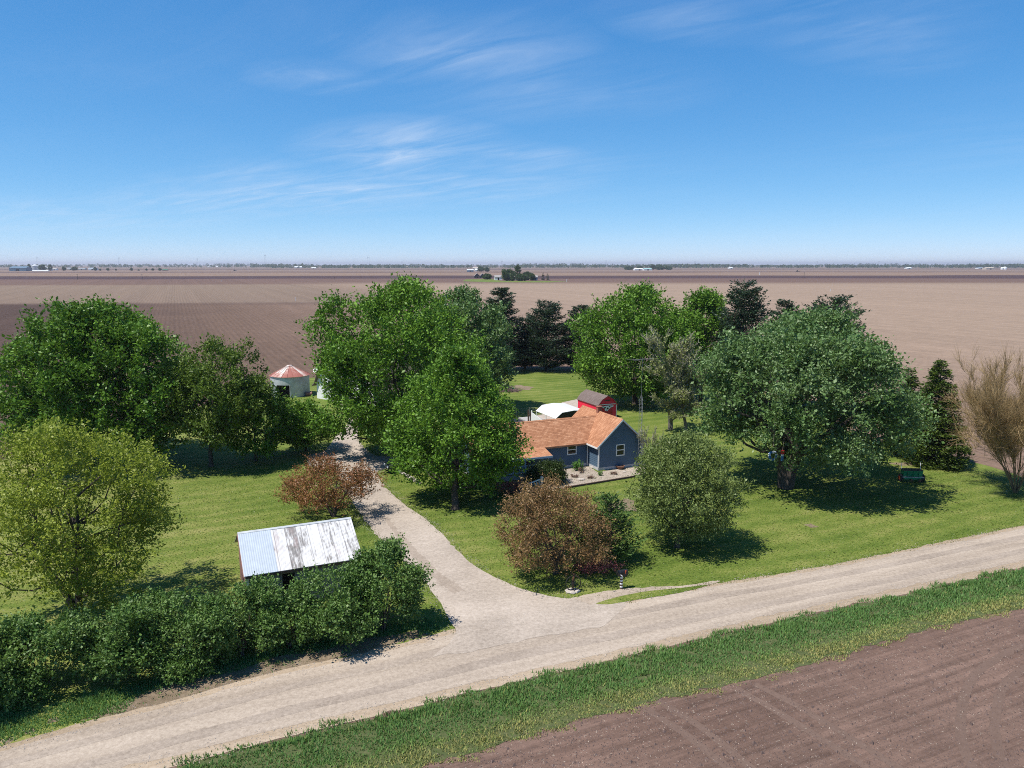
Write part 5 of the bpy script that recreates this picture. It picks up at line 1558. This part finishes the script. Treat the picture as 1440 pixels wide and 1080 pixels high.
PG = 'dark pines behind the back lawn'
for i, (px, py, top, w_, lab, kw) in enumerate(((704, 523, 407, 9.0, 'tall dark pine touching the silvery central maple', {}), (768, 521, 425, 10.5, 'broad dark pine in the gap behind the back lawn', {}), (816, 521, 431, 8.0, 'dark pine beside the broad bright maple', {}),
                                                (738, 519, 448, 7.0, 'low dark pine in the dip between two taller pines', {}))):
    b = B(px, py)
    conifer('pine_tree', lab, 'tree', b, hw(b, top), w_, 'pine', 140 + i, PG, zb=.5, per_m=26, needle=.42, prof=.42, spray=9, tr=.25, droop=-.02, upturn=.28, ragged=.16)
for i, (px, py, top, w_, lab) in enumerate(((1040, 575, 400, 8.6, 'leftmost dark pine rising over the right silver maple'), (1098, 572, 424, 5.5, 'small dark pine tip between two larger ones over the silver maple'), (1165, 580, 422, 9.2, 'rightmost wide dark pine rising over the silver maple'))):
    b = B(px, py)
    conifer('pine_tree', lab, 'tree', b, hw(b, top), w_, 'pine', 150 + i, 'dark pines behind the right silver maple', zb=2.0, per_m=24, needle=.38, prof=.36, spray=9, tr=.25, droop=-.05, upturn=.4, ragged=.18)

# the lilac hedge along the road, bush by bush
HEDGE = [(536, 899, 771, 4.9, 'bushy lilac at the right end of the hedge, next to the driveway'), (468, 915, 794, 4.5, 'lilac in front of the right half of the tin-roofed shed'), (400, 925, 842, 4.2, 'lilac in front of the left half of the tin-roofed shed'),
         (330, 938, 822, 4.6, 'lilac at the left corner of the tin-roofed shed'), (252, 952, 826, 4.8, 'lilac midway between the shed and the yellow-green tree'), (165, 965, 846, 4.7, 'lilac right of the trunk of the yellow-green tree'),
         (45, 985, 872, 4.9, 'lilac at the left edge, below the yellow-green tree'), (-40, 1010, 880, 4.8, 'leftmost lilac, cut by the edge of the picture')]
for i, (px, py, top, w_, lab) in enumerate(HEDGE):
    b = B(px, py); b = (b[0], b[1] + 1.1)
    tree('lilac_bush', lab, 'bush', b, hw(b, top), w_ * (.86, .98, .84, 1.0, .9, .8, .98, .9)[i], .12, 'lilac', 160 + i, 'lilac bushes in the roadside hedge', boughs=8, rb=.20, bshare=.78, dense=1.75, clumps=150, shoots=12, per=7, lsize=.135, rc=.45, shoot=.55, tm=.5, lo=.32, hi=.5, tr=.045, stems=6, limbs=14, trunkname='stem', crownname='foliage',
         lump=.16, aspect=.7, Wy=3.6, depth=.42)
b = B(590, 868)

# ------------------------------------------------------------------ far country
def far_tree(px, py, top, wpx, seed, label, group=None, leaf='far_leaf', con=False, n=260):
    b = G(px, py); H = hw(b, top); Wm = wpx / PXM(b[1])
    if con: return conifer('evergreen_tree', label, 'tree', b, H, Wm, 'pine', seed, group, per_m=8, needle=H * .07, prof=.7, spray=20 / max(Wm, 1), tr=.3)
    k = Wm / 10
    return tree('tree', label, 'tree', b, H, Wm, H * .06, leaf, seed, group, clumps=60, shoots=8, per=5, lsize=.75 * k + .25, rc=.9 * k, shoot=1.1 * k, tr=.3 * k, limbs=6, lump=.18)


def far_building(px0, px1, py, eave, ridge, label, wall, roof, depth=12, cat='building', name='farm_building', rz=0.1, end=False, door=True):
    a, b_ = G(px0, py), G(px1, py); L = b_[0] - a[0]
    h = ZAT(a[1], eave); r = ZAT(a[1], ridge)
    o = empty(name, (a[0], a[1], 0), rz, label, cat)
    if end:
        MB().prism([(0, 0), (L, 0), (L, h), (L / 2, r), (0, h)], 0, depth).build('wall', M[wall], o)
        mb = MB()
        mb.slab([(-.4, -.5, h - .2), (L / 2, -.5, r + .15), (L / 2, depth + .5, r + .15), (-.4, depth + .5, h - .2)][::-1], .25)
        mb.slab([(L / 2, -.5, r + .15), (L + .4, -.5, h - .2), (L + .4, depth + .5, h - .2), (L / 2, depth + .5, r + .15)][::-1], .25)
        mb.build('roof', M[roof], o)
    else:
        MB().prism([(0, 0), (depth, 0), (depth, h), (depth / 2, r), (0, h)], 0, L, axis='x').build('wall', M[wall], o)
        mb = MB()
        mb.slab([(-.5, -.4, h - .2), (L + .5, -.4, h - .2), (L + .5, depth / 2, r + .15), (-.5, depth / 2, r + .15)], .25)
        mb.slab([(-.5, depth / 2, r + .15), (L + .5, depth / 2, r + .15), (L + .5, depth + .4, h - .2), (-.5, depth + .4, h - .2)], .25)
        mb.build('roof', M[roof], o)
    if door: MB().box(L * .4, L * .6, -.12, -.02, 0, h * .8).build('door', M['dark'], o)
    return o


def silo(px, py, top, wpx, label, mat='white_metal', dome=True):
    b = G(px, py); H = ZAT(b[1], top); r = wpx / 2 / PXM(b[1])
    o = empty('grain_silo', (b[0], b[1], 0), 0, label, 'grain silo')
    MB().lathe([(r, 0), (r, H * .72)], 24).build('wall', M[mat], o)
    p = [(r * 1.03, H * .72)] + ([(r * .85, H * .86), (r * .5, H * .96), (r * .05, H)] if dome else [(r * .08, H)])
    MB().lathe(p, 24).build('roof', M[mat], o)
    return o


M['far_blue'] = plain('blue_grey_steel', (0.10, 0.17, 0.24), 0.6, 0.1, 1.0)
M['far_teal'] = plain('teal_steel', (0.10, 0.38, 0.36), 0.6, 0.1, 1.0)
M['far_tan'] = plain('tan_steel', (0.55, 0.47, 0.38), 0.7, 0.1, 1.0)
M['far_grey'] = plain('grey_roofing', (0.30, 0.28, 0.27), 0.8, 0.15, 1.0)
M['far_brown'] = plain('brown_boarding', (0.10, 0.07, 0.06), 0.8, 0.15, 1.0)

# homestead in the middle distance, right of the central maples
far_building(667, 675, 391.5, 388, 384.3, 'dark brown farmhouse with twin pale gables in the middle distance', 'far_brown', 'far_grey', 9, end=True, cat='house', name='farm_house')
far_building(675, 682, 391.0, 388, 384.6, 'second dark gable joined to the brown farmhouse in the middle distance', 'far_brown', 'far_grey', 9, end=True, cat='house', name='farm_house')
far_building(696, 706, 394, 389.5, 387, 'low white machine shed left of the middle-distance trees', 'white_trim', 'far_grey', 9)
far_building(720, 727, 394, 390, 387.5, 'small pale house among the middle-distance trees', 'far_tan', 'far_grey', 8, cat='house', name='farm_house')
far_building(738, 744, 394, 389.5, 387, 'white house behind the middle-distance trees', 'white_trim', 'far_grey', 8, cat='house', name='farm_house')
far_building(750, 756, 394.5, 389.5, 387.5, 'blue-grey shed at the right end of the middle-distance trees', 'far_blue', 'far_grey', 8)
TG = 'trees of the middle-distance homestead'
for i, (px, py, top, w_, con, lab) in enumerate(((685.5, 393, 385, 11, 0, 'bush beside the dark gabled farmhouse in the distance'), (714, 394.8, 378.2, 18, 0, 'largest round tree of the middle-distance homestead'), (728, 394, 371.5, 9, 0, 'tallest thin tree of the middle-distance homestead'),
                                                 (721, 395, 387, 6, 0, 'low tree between the largest and the tallest tree of the homestead'), (733, 395.2, 385.5, 13, 0, 'dark round tree right of the tallest tree of the homestead'), (741.5, 394, 382, 12, 0, 'mid-sized tree left of the blue-grey distant shed'),
                                                 (748, 394.5, 384.5, 8, 0, 'dark tree touching the blue-grey distant shed'), (763.5, 394.2, 383, 5, 1, 'left narrow evergreen at the end of the homestead'), (770, 394.3, 384, 7, 1, 'right broad evergreen at the end of the homestead'))):
    far_tree(px, py, top, w_, 300 + i, lab, TG, con=bool(con))
sheet('lawn', [G(*p) for p in [(655, 393), (690, 392.2), (705, 395), (765, 395.2), (800, 396.2), (770, 397.2), (690, 397), (650, 395.5)]], 0.05, M['lawn'])
# second homestead behind it
far_building(657, 666, 382.3, 380, 378.8, 'blue-white shed of the farther homestead, left of its trees', 'far_blue', 'white_metal', 25)
far_building(668, 674, 381.5, 379.2, 377.8, 'small white shed of the farther homestead', 'white_trim', 'white_metal', 20)
far_building(665, 672, 378.6, 377, 376, 'tan roof behind the farther homestead', 'far_tan', 'far_tan', 25)
for i, (px, py, top, w_, lab) in enumerate(((677, 381.8, 375.5, 9, 'left tree of the farther homestead'), (684.5, 382, 376, 7, 'right tree of the farther homestead'))):
    far_tree(px, py, top, w_, 320 + i, lab, 'trees of the farther homestead')
# farmstead on the far left
far_building(13, 35, 381.3, 377, 374.6, 'long blue-grey steel shed at the far left of the horizon', 'far_blue', 'far_blue', 40, end=False)
silo(50, 380, 371.5, 10, 'tall pale grain silo beside the blue-grey shed on the horizon', 'galv', False)
silo(62, 380, 374.5, 7, 'white domed silo, left of two on the left horizon')
silo(69, 380.5, 376, 9, 'lower white domed silo, right of two on the left horizon')
far_building(45, 66, 381.6, 380.6, 380, 'long low white wall in front of the left horizon silos', 'white_trim', 'white_metal', 12, door=False)
far_building(73, 79, 380, 378, 376.8, 'small white shed right of the left horizon silos', 'white_trim', 'far_grey', 15)
far_building(94, 104, 379.8, 377.8, 376.5, 'blue-roofed house between trees on the left horizon', 'far_tan', 'far_blue', 18, cat='house', name='farm_house')
far_building(110, 119, 379.8, 378, 377, 'low blue-roofed building on the left horizon', 'far_tan', 'far_blue', 18)
far_building(124, 135, 380, 377.8, 376.4, 'blue-grey roofed barn at the right of the left horizon farmstead', 'white_trim', 'far_blue', 18)
far_building(228, 235, 380.5, 379.4, 378.8, 'dark green low shed at the end of the left tree row', 'far_brown', 'green_paint', 12)
LG = 'trees of the left horizon farmstead'
for i, (px, top, w_, lab) in enumerate(((41, 371.5, 6, 'tree left of the tall horizon silo'), (60, 372.5, 10, 'wide tree behind the white domed silos'), (71, 372, 5, 'tree right of the white domed silos'), (90, 375, 5, 'tree left of the blue-roofed horizon house'), (105, 375.3, 7, 'tree right of the blue-roofed horizon house'),
                                        (134, 376, 4, 'tree at the right end of the blue-grey roofed barn'), (141, 378, 2.5, 'first small tree of the left horizon row'), (152, 377, 3.5, 'second small tree of the left horizon row'), (163, 378, 2, 'third small tree of the left horizon row'),
                                        (185, 376.8, 3.5, 'fourth small tree of the left horizon row'), (195, 379, 2.5, 'fifth small bush of the left horizon row'), (206, 377.5, 2.5, 'sixth small tree of the left horizon row'), (215, 377.3, 3.2, 'seventh small tree of the left horizon row'), (225, 377, 4, 'last small tree of the left horizon row, by the green shed'))):
    far_tree(px, 380.6, top, w_, 330 + i, lab, LG)
# right-hand horizon
far_building(893, 906, 380.2, 378.3, 377.2, 'long white shed on the horizon right of centre', 'white_trim', 'white_metal', 25)
far_building(906, 917, 380.3, 378.2, 377.2, 'teal-roofed shed beside the long white shed on the horizon', 'white_trim', 'far_teal', 25)
for i, (px, top, w_, lab) in enumerate(((884, 374.5, 12, 'tree left of the white horizon shed'), (899, 374.5, 8, 'tree behind the white horizon shed'), (918, 371.5, 6, 'taller tree behind the teal-roofed horizon shed'), (928, 373.2, 12, 'wide tree right of the teal-roofed horizon shed'), (940, 374.5, 9, 'rightmost tree by the teal-roofed horizon shed'))):
    far_tree(px, 379.6, top, w_, 350 + i, lab, 'trees by the white and teal horizon sheds')
far_building(1387, 1400, 379, 377, 376, 'tan arched shed on the right horizon', 'far_tan', 'far_tan', 25)
silo(1409, 379, 375.8, 3.6, 'smaller white silo of the pair at the right horizon')
silo(1413, 379, 375, 5, 'larger white silo of the pair at the right horizon')
far_building(1376, 1384, 378, 376.8, 376, 'blue roof left of the tan shed on the right horizon', 'white_trim', 'far_blue', 25)
far_building(1276, 1283, 378, 376.6, 375.8, 'white roof standing before the right horizon wood', 'white_trim', 'white_metal', 25)
far_building(414, 424, 377, 375.4, 374.5, 'white roofs before the wood left of the central maple', 'white_trim', 'white_metal', 25)
far_building(438, 444, 377.5, 376.4, 375.6, 'small white house left of the central maple on the horizon', 'white_trim', 'white_metal', 20, cat='house', name='farm_house')
far_building(292, 297, 375.8, 374.6, 373.8, 'left small white building on the wooded horizon above the left field', 'white_trim', 'white_metal', 25)
far_building(304, 309, 375.8, 374.8, 374, 'right small white building on the wooded horizon above the left field', 'white_trim', 'white_metal', 25)
far_building(1026, 1031, 377.8, 376.6, 375.8, 'small white farm building before the right-centre horizon wood', 'white_trim', 'white_metal', 25)
far_building(560, 575, 376.5, 375.6, 375.0, 'long pale shed on the horizon behind the central maple', 'far_tan', 'far_tan', 30)

# the far wood that closes the view
rng = np.random.default_rng(77)
rows = [(376.4, 4, 900, 371.8, 0.9, -200, 1640), (377.2, 3, 260, 373.2, 1.0, 380, 640), (376.9, 3, 700, 371.9, 1.0, 620, 1500), (374.6, 2, 900, 370.8, 1.0, -200, 1700)]
Vs, Ts = [], []
for (py, jit, n, top, dens, x0, x1) in rows:
    xs = rng.uniform(x0, x1, n); wave = 0.5 + 0.5 * np.sin(xs * .021 + py) * np.sin(xs * .0083 + 2 * py)
    for x, wv in zip(xs, wave):
        if rng.uniform() > .5 + .5 * wv: continue
        b = G(x, py - rng.uniform(0, .5)); H = max(7.0, ZAT(b[1], top + (1 - wv) * 1.6 + rng.normal() * .35)); Wm = H * rng.uniform(.9, 1.6)
        k = 34
        th = rng.uniform(0, 6.28, k); zz = rng.uniform(.1, 1, k); rr = Wm / 2 * np.sqrt(1 - (2 * np.clip(zz, .3, 1) - 1) ** 2 * .9) * rng.uniform(.5, 1, k)
        P = np.stack([b[0] + rr * np.cos(th), b[1] + rr * np.sin(th), H * zz * .92], 1)
        A = norm(rng.normal(size=(k, 3)) + np.array([0, 0, .6]))
        Vs.append(leaf_quads(P, A, np.full(k, H * .38) * rng.uniform(.6, 1.2, k), .9, rng, .3)); Ts.append(np.clip(rng.normal(.45, .2) + rng.normal(size=k) * .1, 0, 1))
V = np.concatenate(Vs); V[:, 2] = np.maximum(V[:, 2], .05)
o = mesh_obj('distant_wood', np_mesh('distant_wood', V, 4, np.concatenate(Ts)), M['far_leaf']); o['kind'] = 'stuff'


# power line of twin-pole frames along the horizon, and wooden poles nearer
def hframe():
    root = empty('power_pylon', (0, 0, 0), 0)
    for x in (-4, 4): MB().tube([(x, 0, 0), (x, 0, 1)], [.36, .26], 6).build('pole', M['steel_pole'], root)
    MB().box(-6, 6, -.2, .2, .895, .91).build('cross_arm', M['steel_pole'], root)
    return root


def copy_tree(o, parent=None):
    c = o.copy(); COL.objects.link(c); c.parent = parent
    for k in o.children: copy_tree(k, c)
    return c


proto = None
PY = [(53.5, 377, 361, 'tall twin-pole pylon over the left horizon silos'), (168.5, 378, 361.5, 'pylon over the left horizon tree row'), (277.5, 378, 362.5, 'pylon above the left field, right of the tree row'), (373.5, 377, 357.5, 'tallest pylon, left of the central maple'),
      (518.5, 378, 360.5, 'pylon just above the crown of the central maple'), (565.5, 377, 367.5, 'short pylon right of the one above the central maple'), (638, 376.5, 367, 'faint pylon left of the middle-distance homestead'), (706, 376.5, 366.5, 'faint pylon above the middle-distance homestead'),
      (781, 376.5, 366, 'faint pylon right of the middle-distance homestead'), (852, 376.5, 366, 'faint pylon left of the white and teal sheds'), (915.5, 377, 366, 'faint pylon over the white and teal sheds'), (977, 376.5, 367, 'faint pylon between the sheds and the right pines'),
      (1034, 376.5, 366, 'faint pylon above the leftmost right-hand pine'), (1093, 376.5, 366, 'faint pylon above the small pine tip'), (1148, 376.5, 367, 'faint pylon above the rightmost pine'), (1236, 376.5, 367, 'rightmost faint pylon on the horizon')]
for i, (px, py, top, lab) in enumerate(PY):
    if proto is None: proto = hframe(); o = proto
    else: o = copy_tree(proto)
    b = G(px, py); H = ZAT(b[1], top) * 1.0
    o.location = (b[0], b[1], 0); k = b[1] / 4600
    o.scale = (k, k, H)
    tag(o, lab, 'pylon', 'twin-pole pylons along the horizon')
up_ = None
for (px, py, top, lab) in ((109, 393, 385.5, 'left wooden pole in the left field'), (200, 393, 385, 'right wooden pole in the left field'), (1130.5, 391.5, 383, 'wooden pole in the right-hand far field'), (470, 393, 389, 'short pole in the field left of the central maple')):
    if up_ is None:
        up_ = empty('utility_pole', (0, 0, 0)); o = up_
        MB().tube([(0, 0, 0), (0, 0, 9)], [.3, .22], 6).build('pole', M['bark'], o); MB().box(-1.2, 1.2, -.1, .1, 8.2, 8.45).build('cross_arm', M['bark'], o)
    else: o = copy_tree(up_)
    b = G(px, py); o.location = (b[0], b[1], 0); o.scale = (1, 1, ZAT(b[1], top) / 9)
    tag(o, lab, 'utility pole', 'wooden poles in the far fields')
mp_ = None
for (px, py, top, lab) in ((415.3, 423.5, 418, 'white marker post at the field boundary left of the central maple'), (311, 396, 393.5, 'white marker post in the left field strips'), (1068, 386.5, 383, 'left white marker post in the right-hand far field'), (1167.5, 410, 406.5, 'white marker post in the pale field above the pines'),
                           (797, 396, 393, 'white marker post right of the homestead evergreens')):
    if mp_ is None:
        mp_ = empty('marker_post', (0, 0, 0)); o = mp_
        MB().tube([(0, 0, 0), (0, 0, 1)], .16, 6).build('post', M['white_trim'], o); MB().box(-.22, .22, -.19, -.165, .72, .98).build('marker_plate', M['white_trim'], o)
    else: o = copy_tree(mp_)
    b = G(px, py); o.location = (b[0], b[1], 0); o.scale = (b[1] / 500, b[1] / 500, ZAT(b[1], top))
    tag(o, lab, 'marker post', 'white marker posts in the fields')
# tractors at work far off
tr_ = None
for (px, py, lab) in ((330, 381, 'tiny dark tractor working the field right of the left tree row'), (1121, 382, 'tiny dark tractor working the far field above the right pines')):
    if tr_ is None:
        tr_ = empty('tractor', (0, 0, 0)); o = tr_
        MB().box(-3, 1.5, -1, 1, 1.0, 2.4).build('body', M['black_metal'], o); MB().box(-.5, 1.6, -1, 1, 2.4, 4).build('cabin', M['glass'], o)
        for x, r in ((-2.3, .9), (.8, 1.4)):
            for y in (-1.4, 1.4): MB().tube([(x, y - .4, r), (x, y + .4, r)], r, 14).build('wheel', M['rubber'], o)
        MB().box(1.8, 6, -5, 5, .4, 1.3).build('harrow', M['black_metal'], o)
    else: o = copy_tree(tr_)
    b = G(px, py); o.location = (b[0], b[1], 0); tag(o, lab, 'tractor', 'tractors working in the far fields')
